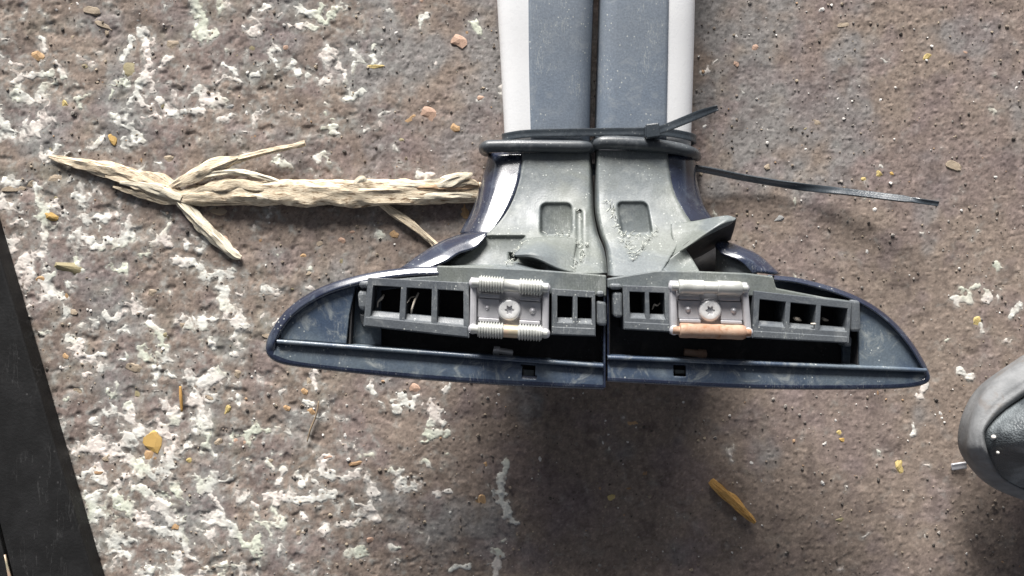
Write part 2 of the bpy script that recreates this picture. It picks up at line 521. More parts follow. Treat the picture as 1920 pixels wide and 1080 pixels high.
STROKES = [
 ([(365,-5),(372,25),(378,45),(372,60),(382,70)],11),([(380,55),(405,60)],7),
 ([(265,58),(275,100),(280,120),(270,150),(255,175),(262,190),(280,200)],7),([(228,110),(245,85),(250,65)],5),([(300,125),(320,105)],6),
 ([(215,218),(240,240),(265,265)],9),([(300,190),(330,215),(345,215),(375,205)],8),([(390,185),(410,195)],11),([(420,120),(445,140)],5),
 ([(30,150),(60,140),(95,135)],7),([(35,165),(45,182),(60,190)],8),([(0,215),(20,245)],7),([(80,75),(85,95)],4),
 ([(555,8),(580,25),(610,40),(640,12)],7),([(550,45),(590,50)],6),([(545,118),(555,138)],7),([(635,120),(650,150)],6),([(655,180),(675,175)],8),
 ([(600,155),(610,150)],7),([(615,245),(632,238)],10),([(490,20),(500,12)],5),([(890,45),(902,60)],8),([(795,30),(795,36)],8),([(695,105),(700,118)],5),
 ([(518,300),(540,312)],7),([(785,326),(812,328)],8),([(595,300),(610,285)],5),
 ([(160,450),(185,460),(210,455),(245,440)],9),([(240,412),(245,450)],9),([(165,410),(200,408)],8),([(305,450),(315,420)],5),([(345,452),(350,465)],5),([(370,468),(378,470)],5),
 ([(330,488),(370,500)],8),([(380,520),(430,512)],8),([(420,540),(425,590)],8),([(380,598),(440,596)],4),
 ([(195,585),(205,605),(220,590)],6),([(280,600),(300,625),(310,660)],7),([(300,690),(290,720)],6),([(240,760),(250,800),(265,812)],9),
 ([(355,705),(370,760),(382,795)],11),([(390,635),(400,648)],6),([(125,635),(150,640)],6),([(145,665),(170,675),(190,665)],6),
 ([(150,840),(190,840),(240,850),(260,888)],10),([(225,895),(210,930),(250,960)],8),([(310,930),(285,955)],7),([(310,845),(325,880)],7),([(275,880),(285,890)],7),([(170,935),(190,965)],7),
 ([(250,970),(290,990),(340,1000)],7),([(395,925),(410,955)],6),([(400,970),(430,985),(460,1020)],8),([(205,1010),(235,1045)],8),([(335,1040),(330,1075)],7),([(375,1075),(390,1065)],7),
 ([(740,748),(752,742)],7),([(742,762),(778,756)],9),([(813,758),(815,790)],12),([(818,785),(803,818),(835,808)],11),([(695,722),(702,735),(706,737)],6),([(834,722),(836,734)],6),
 ([(750,890),(758,915)],10),([(760,920),(785,906)],7),([(945,868),(940,905)],7),([(938,905),(940,935),(958,975)],9),
 ([(612,855),(600,880),(640,895),(672,890)],7),([(555,888),(565,905)],7),([(500,930),(560,938),(630,925)],8),([(520,935),(515,960)],6),([(690,895),(700,930),(695,955)],7),([(660,940),(700,960)],3.5),
 ([(497,862),(510,878)],5),([(530,880),(520,905)],6),([(605,990),(620,993)],7),([(632,982),(650,982)],5),([(665,982),(675,978)],6),([(932,1040),(925,1080)],10),([(845,1070),(880,1062)],6),([(735,1025),(738,1028)],6),
 ([(820,930),(835,920)],6),([(660,1035),(662,1037)],6),([(588,700),(592,725)],6),([(570,752),(580,758)],5),
 ([(1790,558),(1815,565),(1825,538)],8),([(1850,550),(1852,565)],6),([(1868,490),(1876,503)],6),([(1912,570),(1898,592)],6),
 ([(1735,722),(1728,742)],8),([(1712,803),(1714,807)],8),([(1800,694),(1820,704)],7),([(1318,135),(1328,128)],5)]
FS = 0.0006 / S                                   # grid step in photograph pixels
fxp = np.arange(-50, 1975, FS); fyp = np.arange(-40, 1125, FS)
FX, FY = np.meshgrid(fxp, fyp)
u = np.clip((FX - 60) / 120, 0, 14.999); v = np.clip((FY - 60) / 120, 0, 7.999)
iu = u.astype(int); iv = v.astype(int); uu = u - iu; vv = v - iv
D = (DENS[iv, iu] * (1 - uu) + DENS[iv, iu + 1] * uu) * (1 - vv) + (DENS[iv + 1, iu] * (1 - uu) + DENS[iv + 1, iu + 1] * uu) * vv
wx = FX + 15 * fbm(FX / 30, FY / 30, 3, 301); wy = FY + 15 * fbm(FX / 30 + 9, FY / 30, 3, 311)
lace = fbm(wx / 33, wy / 33, 5, 321, 0.6) * 1.2 + 0.35 * fbm(wx / 70, wy / 70, 2, 331)
rid = 0.5 - 2.0 * np.abs(fbm(wx / 44, wy / 44, 3, 341))
F = 0.74 * lace + 0.20 * rid - (0.405 - 0.58 * D)
hit = fbm(FX / 15, FY / 15, 4, 351)
for pts, r in STROKES:
    pts = np.array(pts, float)
    x0, x1 = pts[:, 0].min() - 3 * r - 6, pts[:, 0].max() + 3 * r + 6; y0, y1 = pts[:, 1].min() - 3 * r - 6, pts[:, 1].max() + 3 * r + 6
    sx = slice(max(0, int((x0 + 50) / FS)), max(0, int((x1 + 50) / FS)) + 1); sy = slice(max(0, int((y0 + 40) / FS)), max(0, int((y1 + 40) / FS)) + 1)
    qx, qy = wx[sy, sx] * 0.6 + FX[sy, sx] * 0.4, wy[sy, sx] * 0.6 + FY[sy, sx] * 0.4
    d = np.full(qx.shape, 1e9)
    for a, b in zip(pts[:-1], pts[1:]):
        ab = b - a; t = np.clip(((qx - a[0]) * ab[0] + (qy - a[1]) * ab[1]) / (ab @ ab), 0, 1)
        d = np.minimum(d, np.hypot(qx - a[0] - t * ab[0], qy - a[1] - t * ab[1]))
    F[sy, sx] = np.maximum(F[sy, sx], 0.40 * (1 - d / (r * 1.35)) + 0.62 * hit[sy, sx])
# tiny crumbs of the same crust
F = np.maximum(F, (fbm(FX / 9, FY / 9, 2, 361) - 0.62 + 0.28 * D) * 1.2)
F = F - 0.06
# worn grey film of the crust that stays on the concrete around the patches
fu = np.clip((gpx + 50) / FS, 0, F.shape[1] - 1.001); fv = np.clip((gpy + 40) / FS, 0, F.shape[0] - 1.001)
fi = fu.astype(int); fj = fv.astype(int); fa = fu - fi; fb = fv - fj
FG = (F[fj, fi] * (1 - fa) + F[fj, fi + 1] * fa) * (1 - fb) + (F[fj + 1, fi] * (1 - fa) + F[fj + 1, fi + 1] * fa) * fb
inside = ((gpx > -50) & (gpx < 1960) & (gpy > -40) & (gpy < 1110))
gcol = ground_colour(gpx, gpy)
fk = (sstep(-0.30, 0.03, FG) * inside * (0.25 + 0.5 * sstep(-.2, .35, fbm(gpx / 12, gpy / 12, 4, 421))) * (1 - 0.6 * sstep(600, 900, gpx)))[..., None]
gcol = gcol * (1 - fk) + np.array([0.33, 0.335, 0.315]) * fk
nyy, nxx = GX.shape
ii = np.arange(nyy * nxx).reshape(nyy, nxx)
quads = np.stack([ii[:-1, :-1], ii[:-1, 1:], ii[1:, 1:], ii[1:, :-1]], -1).reshape(-1, 4)
ground = np_mesh("ground", np.stack([GX, GY, GZ], -1).reshape(-1, 3), quads, MAT['ground'], gcol.reshape(-1, 3))
ground['kind'] = 'structure'
ground['label'] = "worn brown grey concrete ground with pale flaking patches and small stones"

keepc = (F[:-1, :-1] + F[1:, :-1] + F[:-1, 1:] + F[1:, 1:]) > 0
H_, W_ = keepc.shape
lab = np.zeros((H_, W_), np.int32); comps = []
kl = keepc.tolist(); ll = lab.tolist()
for (y, x) in np.argwhere(keepc).tolist():
    if ll[y][x]: continue
    n = len(comps) + 1; ll[y][x] = n; st = [(y, x)]; cells = []
    while st:
        a, b = st.pop(); cells.append((a, b))
        for c_, d_ in ((a + 1, b), (a - 1, b), (a, b + 1), (a, b - 1)):
            if 0 <= c_ < H_ and 0 <= d_ < W_ and kl[c_][d_] and not ll[c_][d_]:
                ll[c_][d_] = n; st.append((c_, d_))
    comps.append(cells)
comps = [c for c in comps if len(c) >= 3]
comps.sort(key=len, reverse=True)
gyF, gxF = np.gradient(F)
cnt = np.zeros(F.shape, int)
for a in (0, 1):
    for b in (0, 1): cnt[a:a + H_, b:b + W_] += keepc
g2 = gxF ** 2 + gyF ** 2 + 1e-9
edge = (cnt > 0) & (cnt < 4)
VX = np.where(edge, FX + np.clip(-F * gxF / g2, -.6, .6) * FS, FX)
VY = np.where(edge, FY + np.clip(-F * gyF / g2, -.6, .6) * FS, FY)
HF = height(VX, VY)
VZ = np.where(edge, HF - 0.00015, HF + 0.0001 + 0.00018 * sstep(0.0, 0.25, F) + 0.00005 * fbm(FX / 6, FY / 6, 2, 371))
fl1 = np.array([0.62, 0.62, 0.575]); fl2 = np.array([0.64, 0.585, 0.54]); fl3 = np.array([0.56, 0.585, 0.49])
k1 = sstep(-.2, .3, fbm(FX / 90, FY / 90, 3, 381))[..., None]; k2 = sstep(0, .4, fbm(FX / 110 + 4, FY / 110, 3, 391))[..., None]
FC = fl1 * (1 - k1) + fl2 * k1; FC = FC * (1 - k2) + fl3 * k2
right_ = sstep(700, 1000, FX)[..., None]
FC = FC * (1 - right_ * 0.08)
worn = ((1 - sstep(-0.01, 0.20, F + 0.12 * fbm(FX / 7, FY / 7, 3, 401))) * 0.72)[..., None]
FC = FC * (1 - worn) + ground_colour(FX, FY) * worn
wr = 0.45 * sstep(0.1, 0.5, fbm(FX / 18, FY / 18, 4, 411))[..., None] * (1 - 0.7 * right_)
FC = FC * (1 - wr) + ground_colour(FX, FY) * 1.15 * wr
VW = np.stack([(VX - 960) * S, (540 - VY) * S, VZ], -1)
def flake_object(name, cells):
    c = np.array(cells)
    idx = np.stack([c[:, 0] * F.shape[1] + c[:, 1], (c[:, 0] + 1) * F.shape[1] + c[:, 1], (c[:, 0] + 1) * F.shape[1] + c[:, 1] + 1, c[:, 0] * F.shape[1] + c[:, 1] + 1], -1)
    un, inv = np.unique(idx.ravel(), return_inverse=True)
    o = np_mesh(name, VW.reshape(-1, 3)[un], inv.reshape(-1, 4), MAT['flake'], FC.reshape(-1, 3)[un])
    o.parent = ground
    return o
for c in comps[:280]:
    flake_object("pale_flake", c)
rest = [q for c in comps[280:] for q in c]
if rest:
    o = flake_object("flake_crumbs", rest); o['kind'] = 'stuff'

# ------------------------------------------------------------------ stones set in the ground
def stone_mat(name, c1, c2):
    m = M(name, 0.6, spec=0.35)
    col = m.mix(m.rng(m.noise(130, 5, 0.65), 0.35, 0.65), c1, c2)
    d = m.rng(m.noise(230, 5, 0.7), 0.54, 0.68, 0, 0.8)
    col = m.mix(d, col, (0.20, 0.16, 0.13))
    m.color(col); m.bump(m.noise(500, 5, 0.65), 0.4, 0.001)
    return m.m
STM = {'orange': stone_mat("orange_stone", (0.42, 0.25, 0.12), (0.50, 0.34, 0.19)), 'ochre': stone_mat("ochre_stone", (0.40, 0.24, 0.06), (0.52, 0.35, 0.12)),
       'yellow': stone_mat("yellow_stone", (0.48, 0.36, 0.13), (0.56, 0.45, 0.20)), 'tan': stone_mat("tan_stone", (0.30, 0.24, 0.175), (0.38, 0.31, 0.23)),
       'olive': stone_mat("olive_stone", (0.25, 0.22, 0.12), (0.33, 0.28, 0.17)), 'salmon': stone_mat("salmon_stone", (0.42, 0.265, 0.19), (0.48, 0.33, 0.25)),
       'brown': stone_mat("brown_stone", (0.26, 0.15, 0.08), (0.34, 0.22, 0.12)), 'white': stone_mat("white_stone", (0.55, 0.53, 0.50), (0.68, 0.66, 0.63)),
       'dull': stone_mat("dull_stone", (0.20, 0.17, 0.145), (0.26, 0.22, 0.19)), 'grey': stone_mat("grey_stone", (0.24, 0.24, 0.24), (0.33, 0.33, 0.32))}
def stone_mesh(key, seed, sub=2):
    bm = bmesh.new(); bmesh.ops.create_icosphere(bm, subdivisions=sub, radius=1.0)
    r_ = np.random.default_rng(seed); cuts = [(Vector(r_.normal(size=3)).normalized(), r_.uniform(.45, .8)) for _ in range(11)]
    for v_ in bm.verts:
        d = v_.co.copy()
        for n_, k_ in cuts:
            q = d.dot(n_)
            if q > k_: d -= n_ * (q - k_) * 0.85
        v_.co = d * (1 + 0.24 * float(noise(np.array([d.x * 2 + seed]), np.array([d.y * 2 + d.z]), seed)[0]))
    me = bpy.data.meshes.new("embedded_stone"); bm.to_mesh(me); bm.free()
    me.polygons.foreach_set("use_smooth", [False] * len(me.polygons))
    me.materials.append(STM[key]); return me
SMESH = {k: [stone_mesh(k, i * 7 + j) for i in range(3)] for j, k in enumerate(STM)}
def stone(px, py, rx, ry, rot, key, rise=0.5):
    o = bpy.data.objects.new("embedded_stone", random.choice(SMESH[key])); COL.objects.link(o)
    x, y, _ = P(px, py, 0); z = float(height(np.array([px * 1.0]), np.array([py * 1.0]))[0])
    rz = min(rx, ry) * S * 0.40
    o.location = (x, y, z - rz * (0.72 - 0.3 * rise)); o.scale = (rx * S * 1.08, ry * S * 1.08, rz)
    o.rotation_euler = (random.uniform(-.15, .15), random.uniform(-.15, .15), R(rot)); o.parent = ground
    return o
STONES = [(68,108,15,13,0,'orange'),(158,122,12,9,0,'olive'),(172,20,18,12,10,'tan'),(193,45,22,7,-30,'tan'),(243,134,25,17,0,'olive'),(122,197,8,10,0,'yellow'),(328,82,20,11,0,'tan'),(470,90,12,8,0,'olive'),
 (210,257,10,17,0,'ochre'),(706,124,17,5,0,'yellow'),(535,88,9,7,0,'salmon'),(860,75,20,17,0,'salmon'),(802,210,20,18,0,'salmon'),(772,223,18,9,25,'orange'),(850,242,12,11,20,'orange'),(903,183,9,8,0,'salmon'),(755,262,8,6,0,'olive'),
 (313,298,20,8,-15,'tan'),(25,355,24,8,10,'tan'),(96,404,22,17,0,'ochre'),(102,335,27,14,0,'tan'),(405,395,22,11,0,'tan'),(70,526,17,9,15,'orange'),(150,508,46,16,-15,'olive'),(868,398,12,19,0,'orange'),
 (735,440,12,9,0,'orange'),(567,482,9,8,0,'orange'),(580,512,8,5,30,'tan'),(122,555,9,12,0,'orange'),(120,668,9,8,0,'orange'),(312,628,7,10,0,'olive'),(425,765,9,13,0,'yellow'),(283,824,24,30,10,'ochre'),(285,852,14,14,0,'orange'),
 (325,985,11,13,0,'orange'),(355,860,9,8,0,'yellow'),(568,735,9,8,0,'orange'),(583,773,9,9,0,'orange'),(535,766,9,7,0,'orange'),(582,715,13,16,0,'tan'),(778,728,17,14,0,'salmon'),(615,856,9,7,0,'salmon'),
 (665,868,14,8,10,'brown'),(899,940,15,20,0,'orange'),(692,1012,9,8,0,'salmon'),(910,872,5,7,0,'orange'),(1187,795,12,8,0,'orange'),(1147,932,8,9,0,'yellow'),(1178,915,7,6,0,'brown'),(1208,887,7,7,0,'brown'),
 (1573,808,9,8,0,'yellow'),(1580,824,8,7,0,'ochre'),(1688,866,15,23,0,'yellow'),(1575,975,9,6,0,'olive'),(1833,603,9,18,20,'yellow'),(1742,107,12,8,15,'yellow'),(1416,88,7,12,0,'salmon'),(1380,118,7,8,0,'salmon'),
 (1582,47,14,7,20,'tan'),(1440,313,9,8,0,'tan'),(1620,334,9,8,0,'yellow'),(1648,328,9,9,0,'yellow'),(1673,326,7,6,0,'ochre'),(1790,312,20,14,0,'tan'),(1530,230,9,7,0,'tan'),(1460,410,18,9,10,'grey'),
 (290,548,14,9,0,'tan'),(55,345,16,9,0,'tan'),(135,585,12,8,0,'tan'),(345,610,10,8,0,'tan'),(450,700,12,10,0,'tan'),(150,735,16,11,0,'tan'),(250,690,18,12,0,'tan'),(260,740,16,9,0,'olive'),(395,745,12,8,0,'tan'),(560,1000,9,7,0,'tan'),
 (200,860,10,8,0,'tan'),(185,885,12,9,0,'brown'),(410,830,12,8,0,'tan'),(460,830,10,8,0,'salmon'),(510,865,9,7,0,'tan'),(500,630,10,7,0,'tan'),(640,450,10,7,0,'salmon'),(600,455,9,7,0,'tan'),(660,435,7,6,0,'salmon')]
for s_ in STONES: stone(*s_, rise=0.75)
for i in range(125):
    px, py = random.uniform(-20, 1940), random.uniform(-20, 1100)
    if px > 700 and random.random() < 0.6: continue
    r_ = random.uniform(3.5, 8.5) if px > 700 else random.uniform(5, 12)
    stone(px, py, r_, r_ * random.uniform(.55, .95), random.uniform(0, 180), random.choice(['dull', 'dull', 'dull', 'tan', 'olive', 'grey', 'salmon', 'brown', 'dull']), rise=0.15)
# loose white crumbs that can be told apart on the right
for px, py, r_ in [(1320,238,6),(1639,395,6),(1626,473,5),(1547,832,4.5),(1542,906,5.5),(1763,775,5),(1765,785,3.5),(1570,186,4),(1650,188,4),(1868,332,5),(1512,280,4),(1380,68,4),(1540,20,6),(1567,789,4),(1905,165,5),
                    (647,818,6),(1136,790,4),(1130,830,4),(1176,828,4),(1140,815,3),(742,62,5),(715,75,3),(560,130,4),(936,740,4),(105,18,4),(130,15,4),(145,5,4),(458,52,6),(462,212,5),(1012,860,6),(1410,868,6),(1700,720,4)]:
    stone(px, py, r_, r_ * .85, random.uniform(0, 180), 'white', rise=1.0)

# grit too small to pick apart
def grit(n, seed):
    r_ = np.random.default_rng(seed)
    t = (1 + 5 ** .5) / 2
    base = np.array([(-1, t, 0), (1, t, 0), (-1, -t, 0), (1, -t, 0), (0, -1, t), (0, 1, t), (0, -1, -t), (0, 1, -t), (t, 0, -1), (t, 0, 1), (-t, 0, -1), (-t, 0, 1)]) / math.hypot(1, t)
    bf = np.array([(0, 11, 5), (0, 5, 1), (0, 1, 7), (0, 7, 10), (0, 10, 11), (1, 5, 9), (5, 11, 4), (11, 10, 2), (10, 7, 6), (7, 1, 8), (3, 9, 4), (3, 4, 2), (3, 2, 6), (3, 6, 8), (3, 8, 9), (4, 9, 5), (2, 4, 11), (6, 2, 10), (8, 6, 7), (9, 8, 1)])
    px = r_.uniform(-40, 1960, n); py = r_.uniform(-40, 1120, n)
    h = height(px, py); rad = r_.gamma(2.2, 0.55, n).clip(.5, 4.2) * S
    pal = np.array([(0.20, 0.165, 0.135), (0.24, 0.22, 0.20), (0.08, 0.07, 0.062), (0.55, 0.53, 0.50), (0.30, 0.25, 0.19), (0.36, 0.24, 0.15), (0.11, 0.095, 0.085)])
    ci = r_.choice(len(pal), n, p=[.27, .22, .16, .09, .14, .03, .09])
    v = base[None] * rad[:, None, None] * r_.uniform(.6, 1.3, (n, 12, 1)) * np.array([1, 1, .7])
    v = v + np.stack([(px - 960) * S, (540 - py) * S, h + rad * .2], -1)[:, None]
    f = bf[None] + (np.arange(n) * 12)[:, None, None]
    return mesh_obj("grit", v.reshape(-1, 3), f.reshape(-1, 3), MAT['ground'], ground, cols=np.repeat(pal[ci], 12, 0), smooth=False)
g = grit(6500, 5); g['kind'] = 'stuff'

# ------------------------------------------------------------------ roof bars
def roller(name, a, b, r, style, mat, parent, org, mid_mat=None):
    """hinge roller along a->b; style 'thread': ridged halves with a plain neck"""
    prof = [(0.0, r * .35), (0.0, r * .55), (0.09, r * .55), (0.09, r * .9)]
    if style == 'thread':
        for lo, hi in ((0.10, 0.42), (0.62, 0.92)):
            n = 9 if lo < .3 else 8
            for i in range(n):
                t0 = lo + (hi - lo) * i / n; dt = (hi - lo) / n
                prof += [(t0 + dt * .12, r * .84), (t0 + dt * .4, r * 1.02), (t0 + dt * .68, r * 1.02), (t0 + dt * .95, r * .84)]
            if lo < .3: prof += [(0.425, r * .78), (0.615, r * .78)]
    elif style == 'worn':
        prof += [(0.10, r), (0.16, r * .99), (0.17, r * .96), (0.2, r * .99), (0.21, r * .96), (0.24, r * .99), (0.25, r * .96), (0.28, r), (0.42, r), (0.425, r * .86), (0.60, r * .86), (0.605, r), (0.63, r * 1.04), (0.66, r), (0.78, r * .98), (0.9, r)]
    else:
        prof += [(0.1, r)] + [(0.1 + .082 * i, r * (1 + .03 * math.sin(i * 2.3))) for i in range(1, 10)] + [(0.9, r)]
    prof += [(0.93, r * .85), (0.93, r * .55), (1.0, r * .55), (1.0, r * .35)]
    v, f = lathe_geo(a, b, prof, 22)
    o = fix_normals(mesh_obj(name, v, f, mat, parent, org)); autosmooth(o, 50)
    if mid_mat is not None:
        A = Vector(a); B = Vector(b)
        v, f = lathe_geo(A.lerp(B, .428), A.lerp(B, .612), [(0, r * .5), (0, r * .8), (1, r * .8), (1, r * .5)], 20)
        c = fix_normals(mesh_obj("roller_sleeve", v, f, mid_mat, o, org)); autosmooth(c, 50)
    return o

def screw(px, py, z, r_px, parent, org):
    c = P(px, py, z); r = r_px * S * (CAM_H - z) / CAM_H; n = 36
    v = []
    rows = [(0.06, -.0040, 0), (0.33, -.0040, 1), (0.37, 0.0, 1), (0.74, 0.00025, 0), (0.93, -.0001, 0), (1.0, -.0006, 0), (1.0, -.0016, 0)]
    for k, dz, star in rows:
        for j in range(n):
            th = 2 * math.pi * j / n + .3
            rr = r * k * (1 + (0.26 * math.cos(6 * th) if star else 0))
            v.append((c[0] + rr * math.cos(th), c[1] + rr * math.sin(th), z + dz))
    f = grid_faces(len(rows), n, wrap=True) + [tuple(range(n))]
    o = fix_normals(mesh_obj("screw", v, f, MAT['steel'], parent, org)); autosmooth(o, 35)
    v2, f2 = lathe_geo((c[0], c[1], z - .0042), (c[0], c[1], z - .0022), [(0, r * .3), (.8, r * .3), (1, r * .22)], 18)
    fix_normals(mesh_obj('recess_shade', v2, f2, MAT['cavity'], o, org))  # dark disc standing in for the shade at the bottom of the star recess
    v2, f2 = lathe_geo((c[0], c[1], z - .004), (c[0], c[1], z - .0012), [(0, r * 1.12), (0.7, r * 1.16), (1, r * 1.08), (1, r * .98)], 36)
    w2 = fix_normals(mesh_obj("washer", v2, f2, MAT['zinc'], o, org)); autosmooth(w2, 35)
    return o

def bil(q, u, v):
    (a, b, c, d) = [np.array(x, float) for x in q]     # TL TR BR BL
    return tuple((a * (1 - u) + b * u) * (1 - v) + (d * (1 - u) + c * u) * v)

def waffle(name, quad, us, vs, holes, z, depth, mat, parent, org, chamf=0.18):
    """a moulded block with deep open pockets; quad in photograph px at the face height z"""
    V = []; Fc = []
    def add(u, v, dz):
        x, y = bil(quad, u, v); a = P(x, y, z); V.append((a[0], a[1], z + dz)); return len(V) - 1
    nu, nv = len(us), len(vs)
    top = [[add(us[i], vs[j], 0) for i in range(nu)] for j in range(nv)]
    bot = [[add(us[i], vs[j], -depth) for i in range(nu)] for j in range(nv)]
    for j in range(nv - 1):
        for i in range(nu - 1):
            a, b, c, d = top[j][i], top[j][i + 1], top[j + 1][i + 1], top[j + 1][i]
            if (i, j) in holes:
                vb = vs[j + 1] - (vs[j + 1] - vs[j]) * chamf
                c1 = add(us[i + 1], vs[j + 1], -.0012); d1 = add(us[i], vs[j + 1], -.0012)
                c2 = add(us[i + 1], vb, -.004); d2 = add(us[i], vb, -.004)
                a2 = add(us[i], vs[j], -.004); b2 = add(us[i + 1], vs[j], -.004)
                A, B, Cc, Dd = add(us[i], vs[j], -depth), add(us[i + 1], vs[j], -depth), add(us[i + 1], vb, -depth), add(us[i], vb, -depth)
                Fc += [(a, b, b2, a2), (b, c, c1, c2, b2), (d, d1, c1, c), (d1, d2, c2, c1), (a, a2, d2, d1, d), (a2, b2, B, A), (b2, c2, Cc, B), (c2, d2, Dd, Cc), (d2, a2, A, Dd)]
            else:
                Fc += [(a, b, c, d)]
    for i in range(nu - 1):
        Fc += [(top[0][i], bot[0][i], bot[0][i + 1], top[0][i + 1]), (top[-1][i], top[-1][i + 1], bot[-1][i + 1], bot[-1][i])]
    for j in range(nv - 1):
        Fc += [(top[j][0], top[j + 1][0], bot[j + 1][0], bot[j][0]), (top[j][-1], bot[j][-1], bot[j + 1][-1], top[j + 1][-1])]
    o = mesh_obj(name, V, Fc, mat, parent, org, smooth=False)
    fix_normals(o)
    # outward check: top faces must look up
    up = sum(p.normal.z * p.area for p in o.data.polygons if abs(p.center.z + org[2] - z) < 1e-6)
    if up < 0: o.data.flip_normals()
    bevel(o, 0.00035, 2)
    return o

def dome(name, px, py, z, r_px, mat, parent, org, h=0.85):
    c = P(px, py, z); r = r_px * S * .85
    v, f = lathe_geo((c[0], c[1], z - .001), (c[0], c[1], z + r * h), [(0, r), (.35, r * .98), (.6, r * .8), (.85, r * .5), (1, r * .15)], 16)
    return fix_normals(mesh_obj(name, v, f, mat, parent, org))

def bracket(q, z, parent, org, rollers, side):
    """zinc hinge plate; q = TL TR BR BL; returns the plate"""
    base = prism("hinge_plate", q, z - .0035, .006, MAT['zinc'], parent, org, bev=.0006)
    def sub(name, u0, v0, u1, v1, zt, d, bev=.0005):
        pts = [bil(q, u0, v0), bil(q, u1, v0), bil(q, u1, v1), bil(q, u0, v1)]
        return prism(name, pts, zt, d, MAT['zinc'], base, org, bev=bev)
    sub("side_cheek", 0.0, 0.02, 0.085, 0.98, z + .001, .006, .0012)
    sub("side_cheek", 0.915, 0.02, 1.0, 0.98, z + .001, .006, .0012)
    sub("raised_pad", 0.10, 0.36, 0.375, 0.70, z - .0013, .004, .0004)
    sub("raised_pad", 0.625, 0.36, 0.90, 0.70, z - .0013, .004, .0004)
    sub("tab", 0.11, 0.265, 0.375, 0.345, z - .0004, .004, .0005)
    sub("tab", 0.625, 0.265, 0.89, 0.345, z - .0004, .004, .0005)
    sub("tab", 0.11, 0.705, 0.375, 0.775, z - .0002, .004, .0005)
    sub("tab", 0.625, 0.705, 0.89, 0.775, z - .0002, .004, .0005)
    cx, cy = bil(q, .5, .535)
    screw(cx, cy, z + .0005, 20, base, org)
    for u_, st in ((.22, 0), (.79, 0)):
        bx, by = bil(q, u_, .52)
        dome("rivet", bx, by, z - .0014, 6.5 if side else (5 if u_ < .5 else 7), MAT['zinc'], base, org)
    for (v_, style, mat, mid, rr) in rollers:
        x0, y0 = bil(q, 0.02, v_); x1, y1 = bil(q, 0.98, v_)
        zz = z + .0012
        roller("roller", P(x0, y0, zz), P(x1, y1, zz), rr * S * .85, style, mat, base, org, mid)
        for k in (0.045, .955):
            lx, ly = bil(q, k, v_); dome("pin_lug", lx, ly, z + .0012, 9.5, MAT['zinc'], base, org, h=.5)
    return base

def strip_loft(name, rows, mat, parent, org, close=False, thick=0.0):
    """rows of world points -> surface"""
    a = np.array(rows, float); m, n = a.shape[:2]
    f = grid_faces(m, n, wrap=close)
    o = mesh_obj(name, a.reshape(-1, 3), f, mat, parent, org)
    if close: f
    if thick: solid(o, thick, 0)
    return o

def rim(name, pts, mat, parent, org, width=13, inward=1, zoff=None, n=8, drop=.018, z=.083, flat_from=0):
    """rounded rolled edge that follows the outline of the foot"""
    c = catmull(np.asarray(pts, float), n)          # px, py  (outer silhouette)
    t = np.gradient(c, axis=0); t /= np.linalg.norm(t, axis=1)[:, None]
    nrm = np.stack([-t[:, 1], t[:, 0]], 1) * inward
    prof = [(1.25, -.0030), (1.05, -.0002), (.88, .0008), (.75, .0008), (.6, .0003), (.35, -.0004), (.1, -.0013), (0, -.0026), (.05, -.008), (.25, -drop)]
    rows = []
    low = sstep(0, 1, (np.arange(len(c)) - flat_from * n) / (1.5 * n)) if flat_from else np.zeros(len(c))
    for k, dz in prof:
        q = c + nrm * k * width
        rows.append([P(x, y, z + (dz * (1 - l) + min(dz if k < .9 else 0, -.0011 if k < .9 else -.0019) * l)) if dz > -.005 else (lambda a: (a[0], a[1], z + dz))(P(x, y, z - .0035)) for (x, y), l in zip(q, low)])
    o = strip_loft(name, rows, mat, parent, org)
    fix_normals(o)
    if sum(p.normal.z * p.area for p in o.data.polygons) < 0: o.data.flip_normals()
    return o

GRP = "roof bars tied side by side"
ORG_L = np.array(P(1030, 280, 0)); ORG_R = np.array(P(1215, 280, 0))
bar_l = empty("roof_bar", ORG_L, "left upside-down roof bar with ribbed grey hinge rollers on its foot", "roof bar", GRP)
bar_r = empty("roof_bar", ORG_R, "right upside-down roof bar with one rusty orange hinge roller and a torn plastic flap", "roof bar", GRP)

